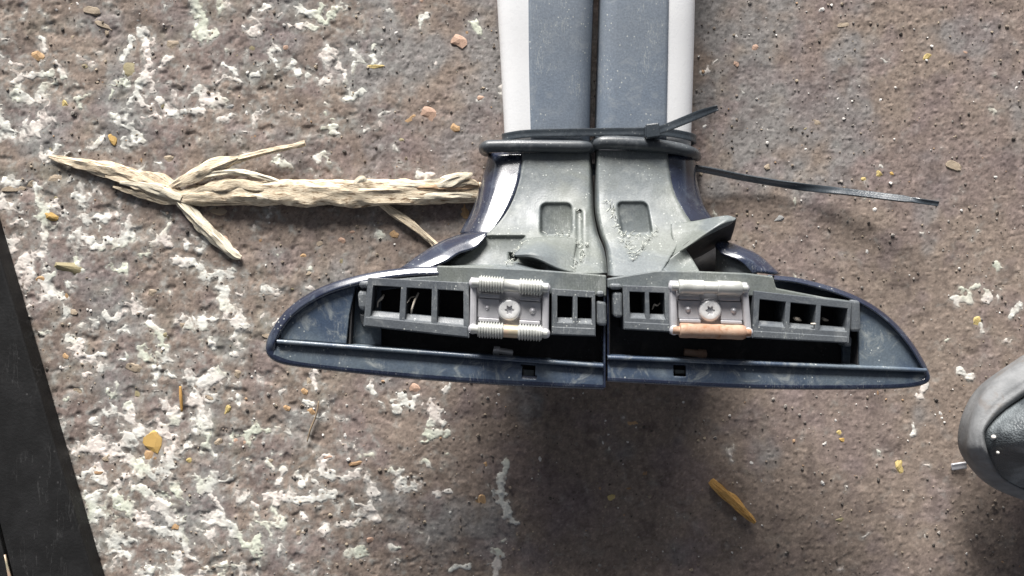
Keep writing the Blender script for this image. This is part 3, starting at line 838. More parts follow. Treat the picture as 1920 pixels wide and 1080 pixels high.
# --- the long aluminium profiles, running out of the top of the photograph
def bar_profile(parent, org, edges, strip, outer_left):
    """edges: rows (py, x_left, x_right, ztop)"""
    rows = []
    for py, xl, xr, zt in edges:
        pr = []
        wdt = xr - xl
        th = np.linspace(0, 2 * np.pi, 40, endpoint=False)
        cx = (xl + xr) / 2
        for t in th:
            cxn = math.copysign(abs(math.cos(t)) ** 0.45, math.cos(t)); szn = math.copysign(abs(math.sin(t)) ** 0.75, math.sin(t))
            a = P(cx + cxn * wdt / 2, py, zt)
            pr.append((a[0], a[1], zt - .013 + szn * .013))
        rows.append(pr)
    rows = catmull(np.array(rows), 6)
    o = mesh_obj("bar_profile", rows.reshape(-1, 3), grid_faces(rows.shape[0], 40, wrap=True) + [tuple(range(40)), tuple(range(len(rows) * 40 - 40, len(rows) * 40))], MAT['alu'], parent, org)
    fix_normals(o)
    srow = []
    for py, xa, xb, zt in strip:
        e = [(xa, -.0015), (xa + (1 if outer_left else 3), .0004), (xa + 8, .0011), (xa + 30, .0013), ((xa + xb) / 2, .0014), (xb - 34, .0011), (xb - 22, .0003), (xb - 11, -.0018), (xb - 3, -.006), (xb, -.012)]
        if not outer_left:
            e = [(xa, -.012), (xa + 3, -.006), (xa + 11, -.0018), (xa + 22, .0003), (xa + 34, .0011), ((xa + xb) / 2, .0014), (xb - 30, .0013), (xb - 8, .0011), (xb - 1, .0004), (xb, -.0015)]
        srow.append([(*P(x, py, zt)[:2], zt + dz) for x, dz in e])
    srow = catmull(np.array(srow), 6)
    s_ = mesh_obj("rubber_strip", srow.reshape(-1, 3), grid_faces(*srow.shape[:2]), MAT['strip'], parent, org)
    fix_normals(s_)
    if sum(p.normal.z * p.area for p in s_.data.polygons) < 0: s_.data.flip_normals()
    solid(s_, .0015)
bar_profile(bar_l, ORG_L, [(-1600, 911, 1112, .051), (-420, 915, 1110, .047), (-60, 929, 1109, .043), (0, 932, 1109, .042), (120, 939, 1108, .037), (275, 947, 1107, .031)],
            [(-1600, 983, 1121, .051), (-420, 984, 1121, .047), (-60, 989, 1117, .043), (0, 990, 1116, .042), (120, 991, 1112, .037), (275, 995, 1109, .031)], True)
bar_profile(bar_r, ORG_R, [(-1600, 1134, 1333, .051), (-420, 1134, 1330, .047), (-60, 1130, 1311, .043), (0, 1129, 1310, .042), (120, 1126, 1307, .037), (275, 1121, 1302, .031)],
            [(-1600, 1130, 1271, .051), (-420, 1130, 1270, .047), (-60, 1126, 1257, .043), (0, 1126, 1255, .042), (120, 1122, 1253, .037), (275, 1117, 1250, .031)], False)

# --- rubber collars where bar meets foot
def collar(parent, org, pts, rad):
    c = catmull(np.array(pts, float), 6)
    rr = catmull(np.array(rad, float)[:, None], 6)[:, 0] * S
    v, f, uv = tube_geo(PA(c), rr, 14, up=(0, 1, 0.001))
    return fix_normals(mesh_obj("collar", v, f, MAT['collar'], parent, org, uvs=uv))
collar(bar_l, ORG_L, [(912, 284, .004), (909, 280, .018), (912, 276, .0325), (925, 274, .0350), (1000, 274, .0355), (1085, 275, .0352), (1104, 276, .0335), (1109, 278, .028), (1109, 280, .012)], [10, 11, 11, 11, 11, 11, 10, 9, 8])
collar(bar_r, ORG_R, [(1117, 276, .012), (1117, 272, .029), (1121, 269, .0345), (1140, 267, .0362), (1200, 270, .0362), (1260, 277, .0352), (1292, 284, .0325), (1304, 290, .022), (1306, 294, .004)], [8, 10, 11, 12, 12, 11, 10, 9, 9])

# --- grey foot shrouds, climbing from the collar to the mounting face
def roundrect(px, py, x0, y0, x1, y1, rad, soft):
    cx, cy = (x0 + x1) / 2, (y0 + y1) / 2
    qx = np.abs(px - cx) - (x1 - x0) / 2 + rad; qy = np.abs(py - cy) - (y1 - y0) / 2 + rad
    d = np.hypot(np.maximum(qx, 0), np.maximum(qy, 0)) + np.minimum(np.maximum(qx, qy), 0) - rad
    return 1 - sstep(-soft, soft, d)
def recess_l(px, py):
    d = -(0.0012 + 0.0108 * np.clip((py - 381) / 61, 0, 1)) * roundrect(px, py, 1014, 381, 1072, 442, 11, 2.0)
    d = d - 0.0022 * roundrect(px, py, 1081, 394, 1091, 486, 5, 2)
    # stepped-down panel left of the flap
    line = 985 + (py - 442) * -0.4
    k = sstep(440, 445, py) * (1 - sstep(line - 3, line + 3, px))
    d = d - (0.0016 + 0.0125 * np.clip((py - 441) / 56, 0, 1)) * k * (1 - sstep(496, 501, py))
    lx = px - 990; ly = py - 491 - lx * 0.30
    d = d - 0.013 * (1 - sstep(4, 9, np.abs(ly))) * (1 - sstep(22, 38, np.abs(lx)))
    d = d + 0.00025 * fbm(px / 40, py / 40, 3, 9)
    d = d + 0.0010 * np.exp(-((px - 1098) / 6.0) ** 2) * sstep(385, 400, py) * (1 - sstep(480, 500, py))
    return d
def recess_r(px, py):
    x0 = 1157 + (py - 380) * 0.16
    d = -(0.0012 + 0.0108 * np.clip((py - 379) / 61, 0, 1)) * roundrect(px - (py - 380) * .16, py, 1157, 379, 1213, 440, 10, 2.5)
    return d + 0.00025 * fbm(px / 40, py / 40 + 7, 3, 9)
def shroud_rows(seam_left, rows):
    out = []
    for py, xa, xb, z in rows:
        r_ = []
        for t in (0, .03, .1, .3, .5, .7, .9, .97, 1):
            r_.append([xa + (xb - xa) * t, py, z])
        if not seam_left:      # seam on the right: roll down there, tuck under on the left
            r_[-1][2] -= .010; r_[-2][2] -= .0018; r_[0][2] -= .002
        else:
            r_[0][2] -= .010; r_[1][2] -= .0018; r_[-1][2] -= .002
        out.append(r_)
    return out
sh_l = surf("foot_shroud", shroud_rows(False, [(286, 979, 1109, .0335), (320, 975, 1111, .036), (360, 963, 1112, .040), (400, 943, 1114, .0465), (437, 913, 1121, .0545), (465, 882, 1132, .0625), (490, 845, 1137, .0715), (512, 818, 1138, .0800)]),
            MAT['grey'], bar_l, ORG_L, su=18, sv=22, thick=.0022, fn=recess_l)
def keep_r(x, y):
    # the corner below the flap is broken away
    if y > 417:
        t = (y - 417) / (506 - 417)
        return x < 1296 - 54 * t
    return True
sh_r = surf("foot_shroud", shroud_rows(True, [(282, 1116, 1252, .0345), (320, 1115, 1256, .0365), (360, 1115, 1266, .0405), (400, 1116, 1286, .047), (437, 1124, 1310, .055), (465, 1134, 1330, .063), (490, 1138, 1350, .0715), (517, 1139, 1372, .0800)]),
            MAT['grey'], bar_r, ORG_R, su=18, sv=22, thick=.0022, fn=recess_r, keep=keep_r)

# --- glossy navy side covers
surf("side_cover", [[(916, 288, .012), (919, 287, .020), (936, 286, .0285), (982, 286, .0312)],
                    [(902, 340, .014), (906, 340, .026), (926, 340, .0355), (973, 340, .0380)],
                    [(886, 390, .026), (892, 391, .034), (910, 392, .0440), (950, 395, .0462)],
                    [(862, 437, .038), (872, 438, .044), (888, 439, .0505), (918, 440, .0540)]], MAT['navy'], bar_l, ORG_L, su=8, sv=8, thick=.0015)
surf("side_cover", [[(1247, 288, .0325), (1278, 289, .031), (1300, 292, .022), (1305, 294, .010)],
                    [(1254, 335, .0365), (1284, 336, .033), (1304, 338, .024), (1308, 340, .010)],
                    [(1272, 378, .0425), (1297, 380, .037), (1316, 382, .028), (1320, 384, .022)],
                    [(1294, 416, .0480), (1314, 416, .042), (1333, 416, .036), (1342, 417, .032)]], MAT['navy'], bar_r, ORG_R, su=8, sv=8, thick=.0015)
# --- curved fins between cover and base
surf("fin_trim", [[(748, 504, .060), (756, 501, .066), (770, 503, .070), (800, 503, .072)],
                  [(788, 476, .050), (794, 474, .060), (812, 482, .068), (836, 489, .070)],
                  [(828, 453, .045), (833, 451, .054), (846, 460, .062), (862, 473, .0655)],
                  [(868, 440, .042), (872, 438, .050), (880, 448, .058), (892, 463, .0615)],
                  [(906, 434, .044), (909, 433, .051), (911, 436, .0565), (913, 440, .0575)]], MAT['navy'], bar_l, ORG_L, su=8, sv=8, thick=.0015)
surf("fin_trim", [[(1340, 462, .058), (1344, 455, .058), (1352, 450, .052), (1356, 449, .042)],
                  [(1355, 475, .064), (1368, 467, .062), (1384, 462, .056), (1388, 461, .046)],
                  [(1388, 489, .068), (1401, 482, .067), (1420, 478, .060), (1424, 478, .050)],
                  [(1412, 514, .070), (1430, 510, .071), (1458, 512, .067), (1464, 514, .058)]], MAT['navy'], bar_r, ORG_R, su=8, sv=8, thick=.0015)
prism("inner_plate", [(752, 508), (775, 488), (835, 458), (905, 436), (935, 470), (855, 512)], .0500, .003, MAT['dark_grey'], bar_l, ORG_L, bev=.0005)
# inner plate of the right foot seen through the broken corner
surf("inner_plate", [[(1341, 452, .046), (1347, 460, .052), (1354, 474, .056)],
                     [(1342, 480, .050), (1362, 486, .060), (1394, 492, .064)],
                     [(1340, 522, .052), (1370, 521, .062), (1427, 520, .069)]], MAT['grey'], bar_r, ORG_R, su=8, sv=8, thick=.002)
# dark hollow under the break
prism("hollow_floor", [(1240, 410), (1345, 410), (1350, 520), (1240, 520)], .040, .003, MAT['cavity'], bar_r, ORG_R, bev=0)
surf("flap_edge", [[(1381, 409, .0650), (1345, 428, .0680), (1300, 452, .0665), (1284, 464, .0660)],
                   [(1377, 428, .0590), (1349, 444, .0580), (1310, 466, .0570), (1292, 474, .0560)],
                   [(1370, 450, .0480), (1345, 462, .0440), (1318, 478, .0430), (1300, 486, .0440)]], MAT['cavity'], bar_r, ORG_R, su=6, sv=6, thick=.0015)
# torn flap, bent up
surf("torn_flap", [[(1258, 418, .0525), (1297, 415, .0530), (1340, 407, .0610), (1365, 404, .0650), (1380, 409, .0660)],
                   [(1258, 438, .0560), (1290, 434, .0590), (1332, 421, .0665), (1358, 413, .0690), (1379, 411, .0670)],
                   [(1262, 462, .0605), (1283, 455, .0635), (1318, 438, .0690), (1347, 424, .0705), (1377, 414, .0675)],
                   [(1250, 488, .0660), (1262, 478, .0660), (1286, 464, .0680), (1330, 440, .0690), (1371, 420, .0660)]], MAT['grey'], bar_r, ORG_R, su=8, sv=8, thick=.0018)
surf("tongue", [[(1236, 500, .0730), (1262, 480, .0680), (1284, 464, .0665)],
                [(1246, 506, .0770), (1276, 497, .0690), (1297, 484, .0660)],
                [(1254, 512, .0790), (1286, 510, .0780), (1312, 509, .0775)]], MAT['grey'], bar_r, ORG_R, su=8, sv=8, thick=.0018)
# lifted flap of the left foot, with its dark mouth
surf("lifted_flap", [[(985, 447, .0590), (1020, 444, .0592), (1055, 444, .0592), (1082, 448, .0592)],
                     [(975, 464, .0665), (1015, 460, .0690), (1052, 464, .0665), (1079, 468, .0645)],
                     [(964, 476, .0745), (1002, 474, .0785), (1048, 484, .0755), (1077, 490, .0715)],
                     [(966, 480, .0755), (1004, 484, .0800), (1045, 502, .0800), (1077, 511, .0795)]], MAT['grey'], bar_l, ORG_L, su=8, sv=8, thick=.0012)

# --- base: rolled outline, panels, rib, lip
OUT_L_TOP = [(822, 499), (780, 500), (740, 504), (700, 510), (660, 519), (620, 531), (590, 544), (560, 562), (535, 583), (514, 610), (501, 636), (498, 655)]
OUT_L_BOT = [(498, 655), (503, 668), (518, 679), (545, 686), (600, 693), (700, 704), (800, 713), (900, 720), (1000, 726), (1132, 731)]
OUT_R_TOP = [(1452, 516), (1490, 520), (1530, 529), (1570, 541), (1610, 557), (1645, 577), (1680, 606), (1710, 641), (1732, 676), (1743, 700)]
OUT_R_BOT = [(1743, 700), (1743, 713), (1732, 721), (1705, 727), (1650, 730), (1550, 731), (1450, 730), (1350, 727), (1250, 722), (1139, 716)]
rim("base_rim", OUT_L_TOP + OUT_L_BOT[1:], MAT['navy'], bar_l, ORG_L, width=17, inward=-1, flat_from=len(OUT_L_TOP) - 2)
rim("base_rim", OUT_R_TOP + OUT_R_BOT[1:], MAT['navy'], bar_r, ORG_R, width=10, inward=1, flat_from=len(OUT_R_TOP) - 2)

def lip(parent, org, ribp, botp, notch, z0=.0800, z1=.0818):
    a = catmull(np.array(ribp, float), 24); b = catmull(np.array(botp, float), 24)
    n = 200
    def resamp(c):
        d = np.concatenate([[0], np.cumsum(np.hypot(*np.diff(c, axis=0).T))]); t = np.linspace(0, d[-1], n)
        return np.stack([np.interp(t, d, c[:, i]) for i in (0, 1)], 1)
    a, b = resamp(a), resamp(b)
    g = []
    for t in np.linspace(0, 1, 14):
        q = a * (1 - t) + b * t
        g.append(np.concatenate([q, np.full((n, 1), z0 * (1 - t) + z1 * t + .0008 * math.sin(t * 3.1))], 1))
    x0, y0, x1, y1 = notch
    o = surf("lower_lip", g, MAT['navy_dusty'], parent, org, su=1, sv=1, thick=.0022, keep=lambda x, y: not (x0 < x < x1 and y0 < y < y1))
    prism("clip_tab", [(x0 + 3, y0 + 9), (x1 - 3, y0 + 10), (x1 - 3, y1 - 4), (x0 + 3, y1 - 4)], z0 - .0016, .002, MAT['grey'], parent, org, bev=.0004)
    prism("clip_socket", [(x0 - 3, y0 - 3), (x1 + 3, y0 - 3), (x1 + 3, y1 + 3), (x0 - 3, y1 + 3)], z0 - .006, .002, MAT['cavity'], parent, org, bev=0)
lip(bar_l, ORG_L, [(518, 640), (700, 655), (900, 670), (1131, 687)], [(512, 668), (560, 683), (700, 699), (900, 715), (1131, 726)], (978, 684, 1005, 709))
lip(bar_r, ORG_R, [(1140, 672), (1350, 680), (1550, 688), (1733, 695)], [(1140, 711), (1350, 722), (1550, 726), (1700, 722), (1735, 708)], (1262, 684, 1287, 705))

def rib(parent, org, a, b):
    n = 24; c = np.linspace(0, 1, n)[:, None] * (np.array(b, float) - np.array(a, float)) + np.array(a, float)
    rows = []
    for off, dz in ((-5, -.010), (-4.5, .0018), (-3.5, .0026), (2.0, .0026), (3.2, .0018), (3.5, -.010)):
        rows.append([(*P(x, y + off, .083)[:2], .0815 + dz) for x, y in c])
    o = mesh_obj("rib", np.array(rows).reshape(-1, 3), grid_faces(6, n), MAT['navy_dusty'], parent, org)
    fix_normals(o)
    if sum(p.normal.z * p.area for p in o.data.polygons) < 0: o.data.flip_normals()
    return o
rib(bar_l, ORG_L, (520, 641), (1131, 687)); rib(bar_r, ORG_R, (1139, 671), (1736, 695))

prism("end_panel", [(524, 636), (527, 620), (540, 598), (562, 577), (592, 558), (625, 543), (662, 531), (667, 532), (655, 590), (649, 645), (585, 640)], .0810, .003, MAT['navy_dusty'], bar_l, ORG_L, bev=.0005)
prism("end_panel", [(1614, 566), (1645, 583), (1673, 606), (1700, 636), (1722, 668), (1733, 693), (1612, 687), (1610, 620)], .0812, .003, MAT['navy_dusty'], bar_r, ORG_R, bev=.0005)
prism("tray_floor", [(600, 640), (620, 575), (655, 535), (668, 522), (830, 500), (830, 530), (715, 545), (715, 648)], .0720, .003, MAT['navy_dusty'], bar_l, ORG_L, bev=.0005)
prism("tray_floor", [(1580, 690), (1580, 580), (1440, 560), (1440, 515), (1490, 522), (1545, 536), (1600, 556), (1650, 590), (1660, 690)], .0700, .003, MAT['navy_dusty'], bar_r, ORG_R, bev=.0005)

# upper border of the mounting face
prism("base_border", [(819, 498), (900, 500), (1000, 505), (1080, 511), (1137, 516), (1137, 556), (1034, 552), (876, 540), (670, 531), (672, 526), (745, 522), (818, 516)], .0835, .004, MAT['grey'], bar_l, ORG_L, bev=.0008)
prism("base_border", [(1139, 522), (1230, 507), (1300, 508), (1400, 512), (1450, 518), (1456, 540), (1545, 557), (1600, 564), (1600, 574), (1415, 556), (1256, 546), (1139, 540)], .0835, .004, MAT['grey'], bar_r, ORG_R, bev=.0008)
prism("centre_wall", [(1131, 545), (1135, 545), (1136, 728), (1132, 728)], .0828, .030, MAT['navy'], bar_l, ORG_L, bev=.0008)
prism("centre_wall", [(1138, 522), (1141, 522), (1143, 716), (1139, 716)], .0812, .030, MAT['navy'], bar_r, ORG_R, bev=.0005)

# hollow interior: open box with black walls
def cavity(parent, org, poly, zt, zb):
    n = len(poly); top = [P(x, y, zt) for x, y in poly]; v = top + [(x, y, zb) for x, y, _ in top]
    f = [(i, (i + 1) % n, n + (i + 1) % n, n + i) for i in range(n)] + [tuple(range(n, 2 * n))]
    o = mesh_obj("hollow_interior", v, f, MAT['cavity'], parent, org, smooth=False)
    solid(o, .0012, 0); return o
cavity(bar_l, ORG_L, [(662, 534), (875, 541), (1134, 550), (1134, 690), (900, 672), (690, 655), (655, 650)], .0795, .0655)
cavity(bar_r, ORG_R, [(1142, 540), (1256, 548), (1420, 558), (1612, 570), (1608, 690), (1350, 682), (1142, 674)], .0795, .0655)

# moulded blocks with pockets
ZB = .0868
def u_of(q, x, y=0.5):
    l = q[0][0] * (1 - y) + q[3][0] * y; r = q[1][0] * (1 - y) + q[2][0] * y; return (x - l) / (r - l)
def block(q, cells, v0, v1, parent, org, vledge):
    us = [0.0]
    for a, b in cells: us += [u_of(q, a), u_of(q, b)]
    us.append(1.0)
    vs = [0.0, v0, v1, 1.0]
    holes = {(1 + 2 * i, 1) for i in range(len(cells))}
    o = waffle("cell_block", q, us, vs, holes, ZB, .0205, MAT['dark_grey'], parent, org)
    # stepped ledge along the lower edge
    e = [bil(q, .012, vledge), bil(q, .985, vledge), bil(q, .985, .985), bil(q, .012, .985)]
    prism("ledge", e, ZB + .0005, .0015, MAT['dark_grey'], o, org, bev=.0004)
    return o
bl = block([(690, 520), (879, 530), (880, 634), (681, 612)], [(697, 750), (761, 809), (820, 869)], .16, .78, bar_l, ORG_L, .80)
prism("lug", [(669, 545), (690, 543), (691, 584), (672, 582)], ZB - .0005, .012, MAT['dark_grey'], bar_l, ORG_L, bev=.0025, seg=3)
prism("lug", [(672, 527), (694, 526), (694, 540), (673, 541)], ZB + .0002, .010, MAT['dark_grey'], bar_l, ORG_L, bev=.0018, seg=3)
prism("lug", [(673, 588), (688, 590), (688, 612), (678, 610)], ZB - .012, .012, MAT['dark_grey'], bar_l, ORG_L, bev=.001, seg=2)
bl2 = block([(1035, 541), (1116, 546), (1117, 631), (1034, 628)], [(1045, 1074), (1083, 1110)], .15, .72, bar_l, ORG_L, .82)
prism("lug", [(1119, 563), (1137, 566), (1138, 612), (1119, 610)], ZB - .0008, .012, MAT['dark_grey'], bar_l, ORG_L, bev=.0016, seg=3)
prism("lug", [(1119, 545), (1133, 545), (1134, 556), (1119, 557)], ZB + .0002, .010, MAT['dark_grey'], bar_l, ORG_L, bev=.0018, seg=3)
br = block([(1168, 535), (1254, 538), (1257, 623), (1170, 618)], [(1181, 1210), (1218, 1247)], .14, .72, bar_r, ORG_R, .82)
prism("lug", [(1144, 531), (1166, 532), (1166, 543), (1145, 543)], ZB + .0002, .010, MAT['dark_grey'], bar_r, ORG_R, bev=.0018, seg=3)
prism("lug", [(1149, 547), (1167, 547), (1168, 596), (1151, 595)], ZB - .0008, .012, MAT['dark_grey'], bar_r, ORG_R, bev=.0016, seg=3)
br2 = block([(1415, 545), (1597, 566), (1592, 644), (1410, 634)], [(1423, 1472), (1481, 1529), (1538, 1588)], .17, .72, bar_r, ORG_R, .84)
prism("lug", [(1594, 561), (1614, 564), (1615, 622), (1595, 622)], ZB - .0008, .012, MAT['dark_grey'], bar_r, ORG_R, bev=.0016, seg=3)
prism("lug", [(1582, 630), (1598, 632), (1597, 650), (1583, 650)], ZB - .0060, .010, MAT['dark_grey'], bar_r, ORG_R, bev=.0010, seg=2)

# hinges
hl = bracket([(882, 520), (1030, 531), (1029, 634), (880, 625)], ZB + .0028, bar_l, ORG_L,
             [(0.095, 'thread', MAT['roller'], None, 15), (0.92, 'thread', MAT['roller'], MAT['copper'], 15)], 0)
hr = bracket([(1256, 526), (1402, 530), (1411, 632), (1258, 627)], ZB + .0028, bar_r, ORG_R,
             [(0.11, 'worn', MAT['roller'], None, 13.5), (0.92, 'plain', MAT['rusty'], None, 13.5)], 1)
# bolt ends in the dark slot
a_ = P(925, 656, .0715); b_ = P(962, 662, .0715)
v_, f_ = lathe_geo(a_, b_, [(0, .0008), (0, .0022), (.3, .0024), (.32, .0017), (.95, .0017), (1, .0012)], 14)
fix_normals(mesh_obj("bolt_end", v_, f_, MAT['steel'], bar_l, ORG_L))
a_ = P(1283, 660, .0710); b_ = P(1325, 665, .0710)
v_, f_ = lathe_geo(a_, b_, [(0, .0008), (0, .0020), (.6, .0020), (.62, .0026), (.95, .0026), (1, .0012)], 14)
fix_normals(mesh_obj("bolt_end", v_, f_, MAT['rusty'], bar_r, ORG_R))

# pale stress-torn crumbs where the plastic split
m = M("torn_plastic", 0.8); m.color(m.mix(m.rng(m.noise(300, 4), .4, .6), (0.34, 0.36, 0.33), (0.60, 0.62, 0.57))); MAT['torn'] = m.m
def crumbs(parent, org, paths, zf, seed):
    r_ = random.Random(seed); V = []; Fc = []
    for pts, wd, n in paths:
        pts = np.array(pts, float); d = np.concatenate([[0], np.cumsum(np.hypot(*np.diff(pts, axis=0).T))])
        for i in range(n):
            t = r_.uniform(0, d[-1]); x = np.interp(t, d, pts[:, 0]) + r_.gauss(0, wd); y = np.interp(t, d, pts[:, 1]) + r_.gauss(0, wd)
            L = r_.uniform(4, 15); an = r_.uniform(0, 6.28); z = zf(y) + .0005
            c = [(x, y, z), (x + L * .5 * math.cos(an), y + L * .5 * math.sin(an), z + r_.uniform(0, .0015)), (x + L * math.cos(an + r_.uniform(-.8, .8)), y + L * math.sin(an), z + r_.uniform(-.0003, .0012))]
            v, f, _ = tube_geo(PA(c), [S * r_.uniform(.3, .7), S * r_.uniform(.4, 1.0), S * .2], 5, flat=.6)
            k = len(V); V += list(v); Fc += [tuple(q + k for q in ff) for ff in f]
    o = mesh_obj("torn_fibres", V, Fc, MAT['torn'], parent, org); o['kind'] = 'stuff'
    return fix_normals(o)
zs = lambda y: float(np.interp(y, [286, 320, 360, 400, 437, 465, 490, 512], [.0335, .036, .040, .0465, .0545, .0625, .0715, .080]))
crumbs(bar_l, ORG_L, [([(1015, 440), (1050, 443), (1072, 440)], 1.5, 14), ([(1085, 460), (1102, 463), (1098, 475), (1085, 492), (1076, 510)], 2.2, 42), ([(985, 449), (962, 478), (948, 500)], 1.5, 26), ([(1080, 395), (1092, 420)], 1, 4)], zs, 3)
crumbs(bar_r, ORG_R, [([(1140, 375), (1155, 410), (1165, 440), (1180, 465), (1192, 490)], 2.2, 60), ([(1190, 480), (1212, 455), (1232, 432)], 1.6, 26), ([(1165, 435), (1185, 442), (1205, 440)], 2, 14)], zs, 5)

# ------------------------------------------------------------------ cable ties
TG = "black cable ties around the roof bars"
org = np.array(P(1125, 255, 0))
tie = empty("cable_tie", org, "black cable tie pulled tight across both bars, with its square head showing", "cable tie", TG)
loop = [(942, 260, .018), (944, 258, .028), (957, 255, .0335), (985, 251, .0358), (1040, 249, .0366), (1110, 248, .0372), (1170, 247, .0366), (1225, 247, .0364), (1255, 249, .0355), (1285, 254, .0340), (1301, 259, .0290), (1305, 262, .018)]
lp = PA(catmull(np.array(loop, float), 8))
low = [(lp[-1][0] - .001, lp[-1][1], .006), (lp[-1][0] - .008, lp[-1][1], .0035), ((lp[0][0] + lp[-1][0]) / 2, lp[0][1] - .001, .003), (lp[0][0] + .008, lp[0][1], .0035), (lp[0][0] + .001, lp[0][1], .006)]
full = np.concatenate([lp, np.array(low)], 0)
v, f = tape_geo(full, (0, 1, 0), .0046, .0013, closed=True)
st = fix_normals(mesh_obj("strap", v, f, MAT['nylon'], tie, org)); autosmooth(st, 40)
hd = prism("tie_head", [(1211, 232), (1236, 229), (1240, 256), (1213, 260)], .0430, .0062, MAT['nylon'], tie, org, bev=.0009)
prism("tie_slot_rim", [(1209, 236), (1215, 235), (1216, 256), (1210, 257)], .0420, .0050, MAT['nylon'], tie, org, bev=.0007)
tp = PA(catmull(np.array([(1228, 246, .0405), (1250, 239, .0440), (1280, 227, .0500), (1315, 213, .0550), (1346, 202, .0580)], float), 8))
v, f = tape_geo(tp, (.42, 1.0, .28), np.interp(np.linspace(0, 1, len(tp)), [0, .75, 1], [.0046, .0046, .0032]), .0013)
tl = fix_normals(mesh_obj("tail", v, f, MAT['nylon'], tie, org)); autosmooth(tl, 40)

org2 = np.array(P(1330, 330, 0))
tie2 = empty("cable_tie", org2, "black cable tie with long loose tail sticking out over the ground right of the bars", "cable tie", TG)
tp = PA(catmull(np.array([(1180, 318, .006), (1265, 312, .008), (1320, 318, .010), (1400, 334, .0055), (1500, 350, .0055), (1590, 360, .0090), (1680, 371, .0160), (1700, 373.5, .0175), (1760, 382, .0220)], float), 10))
tw = np.linspace(0, 1, len(tp))
v, f = tape_geo(tp, np.stack([np.full(len(tp), .25), np.full(len(tp), 1.0), np.interp(tw, [0, .45, .6, .9, .94, 1], [1.4, 1.0, -.55, -.6, .3, .3])], 1), np.interp(tw, [0, .86, .9, 1], [.0046, .0046, .0034, .0030]), .0013)
t2 = fix_normals(mesh_obj("tail", v, f, MAT['nylon'], tie2, org2)); autosmooth(t2, 40)
lp2 = [P(1180, 318, .006), P(1150, 322, .0055), P(1080, 322, .0050), P(960, 320, .0050), P(930, 318, .009), P(960, 316, .016), P(1110, 314, .018), P(1280, 314, .015), P(1292, 316, .009), P(1265, 316, .0065)]
v, f = tape_geo(catmull(np.array(lp2), 5), (0, 1, 0), .0044, .0012)
fix_normals(mesh_obj("strap", v, f, MAT['nylon'], tie2, org2))

# ------------------------------------------------------------------ dry stick
orgs = np.array(P(520, 360, 0))
stick = empty("dry_stick", orgs, "pale dry split stick with forked splintered end lying left of the roof bars", "stick")
def branch(name, pts, rad, mat, seed, flat=None, wob=.5, nseg=14, n=9, ridges=0):
    flat = (.42 if 'strand' in name or name == 'splinter' else .62) if flat is None else flat
    pts = [(x, y, z * .72) for x, y, z in pts]
    o = tube(name, pts, rad, mat, stick, orgs, n=n, nseg=nseg, wob=wob, seed=seed, flat=flat, ridges=ridges)
    autosmooth(o, 28)
    return o
branch("stem", [(325, 374, .004), (370, 366, .005), (430, 362, .0056), (500, 362, .006), (560, 362, .0062), (640, 362, .0064), (720, 361, .0064), (800, 360, .006), (860, 360, .006), (925, 358, .006)], [9, 15, 18, 22, 23.5, 23.5, 23, 21, 19, 16], MAT['wood'], 1, wob=.22, nseg=26, n=10, ridges=3)
branch("stem_strand", [(345, 368, .006), (400, 352, .0085), (440, 347, .0095), (480, 350, .010), (530, 358, .009)], [8, 10, 10, 9, 4], MAT['wood'], 2)
branch("stem_strand", [(330, 378, .004), (390, 376, .005), (450, 379, .005), (520, 381, .0045)], [6, 8, 7, 4], MAT['wood'], 12)
branch("stem_strand", [(440, 358, .009), (470, 366, .0108), (510, 370, .011), (600, 366, .011)], [2, 4, 4, 1.5], MAT['wood_pale'], 13)
branch("stem_strand", [(540, 346, .0095), (620, 344, .0105), (700, 347, .0105), (780, 346, .0095)], [2, 4, 5, 2], MAT['wood'], 14)
branch("stem_strand", [(690, 352, .0105), (760, 347, .011), (830, 352, .0105)], [4, 8, 4], MAT['wood_pale'], 15)
branch("stem_strand", [(740, 373, .0095), (800, 367, .0110), (860, 365, .0105), (905, 366, .009)], [3, 6, 6, 4], MAT['wood_pale'], 16)
branch("stem_strand", [(760, 352, .0105), (810, 350, .0118), (850, 348, .0115), (898, 346, .0105)], [3, 6, 7, 5], MAT['wood_inner'], 17)
branch("splinter", [(92, 293, .002), (130, 303, .003), (190, 316, .0035), (250, 332, .004), (300, 350, .0045), (345, 370, .005)], [3, 8, 12, 16, 17, 8], MAT['wood'], 3, nseg=20, ridges=4)
branch("splinter", [(225, 342, .006), (260, 346, .007), (300, 356, .0075), (340, 372, .007)], [3, 6, 9, 6], MAT['wood_pale'], 4)
branch("splinter", [(198, 330, .0045), (240, 341, .005), (300, 362, .005), (335, 374, .005)], [3, 7, 9, 6], MAT['wood'], 5)
branch("splinter", [(212, 350, .003), (255, 361, .004), (300, 374, .004), (340, 378, .004)], [2, 6, 8, 5], MAT['wood'], 6)
branch("twig", [(318, 352, .0055), (350, 336, .007), (390, 318, .0085), (425, 304, .0095), (447, 297, .0095)], [5, 10, 11, 10, 4], MAT['wood'], 7)
branch("twig", [(420, 306, .0090), (455, 296, .0088), (500, 285, .0090), (545, 275, .0085), (572, 268, .0085)], [5, 6, 5, 4.5, 5.5], MAT['wood'], 8)
branch("twig", [(340, 345, .0065), (375, 331, .008), (410, 324, .0095), (450, 323, .010), (490, 331, .010), (530, 344, .0085), (560, 352, .007)], [3, 6, 6, 5.5, 5.5, 4, 3], MAT['wood_pale'], 9)
branch("twig", [(335, 378, .0045), (355, 398, .004), (385, 428, .0036), (415, 455, .003), (440, 478, .0028), (452, 484, .0026)], [7, 10, 12, 10, 8, 4], MAT['wood_pale'], 10, wob=.5)
branch("twig", [(712, 380, .0045), (735, 397, .004), (765, 416, .0036), (795, 440, .0032), (822, 464, .003)], [6, 7, 7, 6, 6], MAT['wood'], 11)
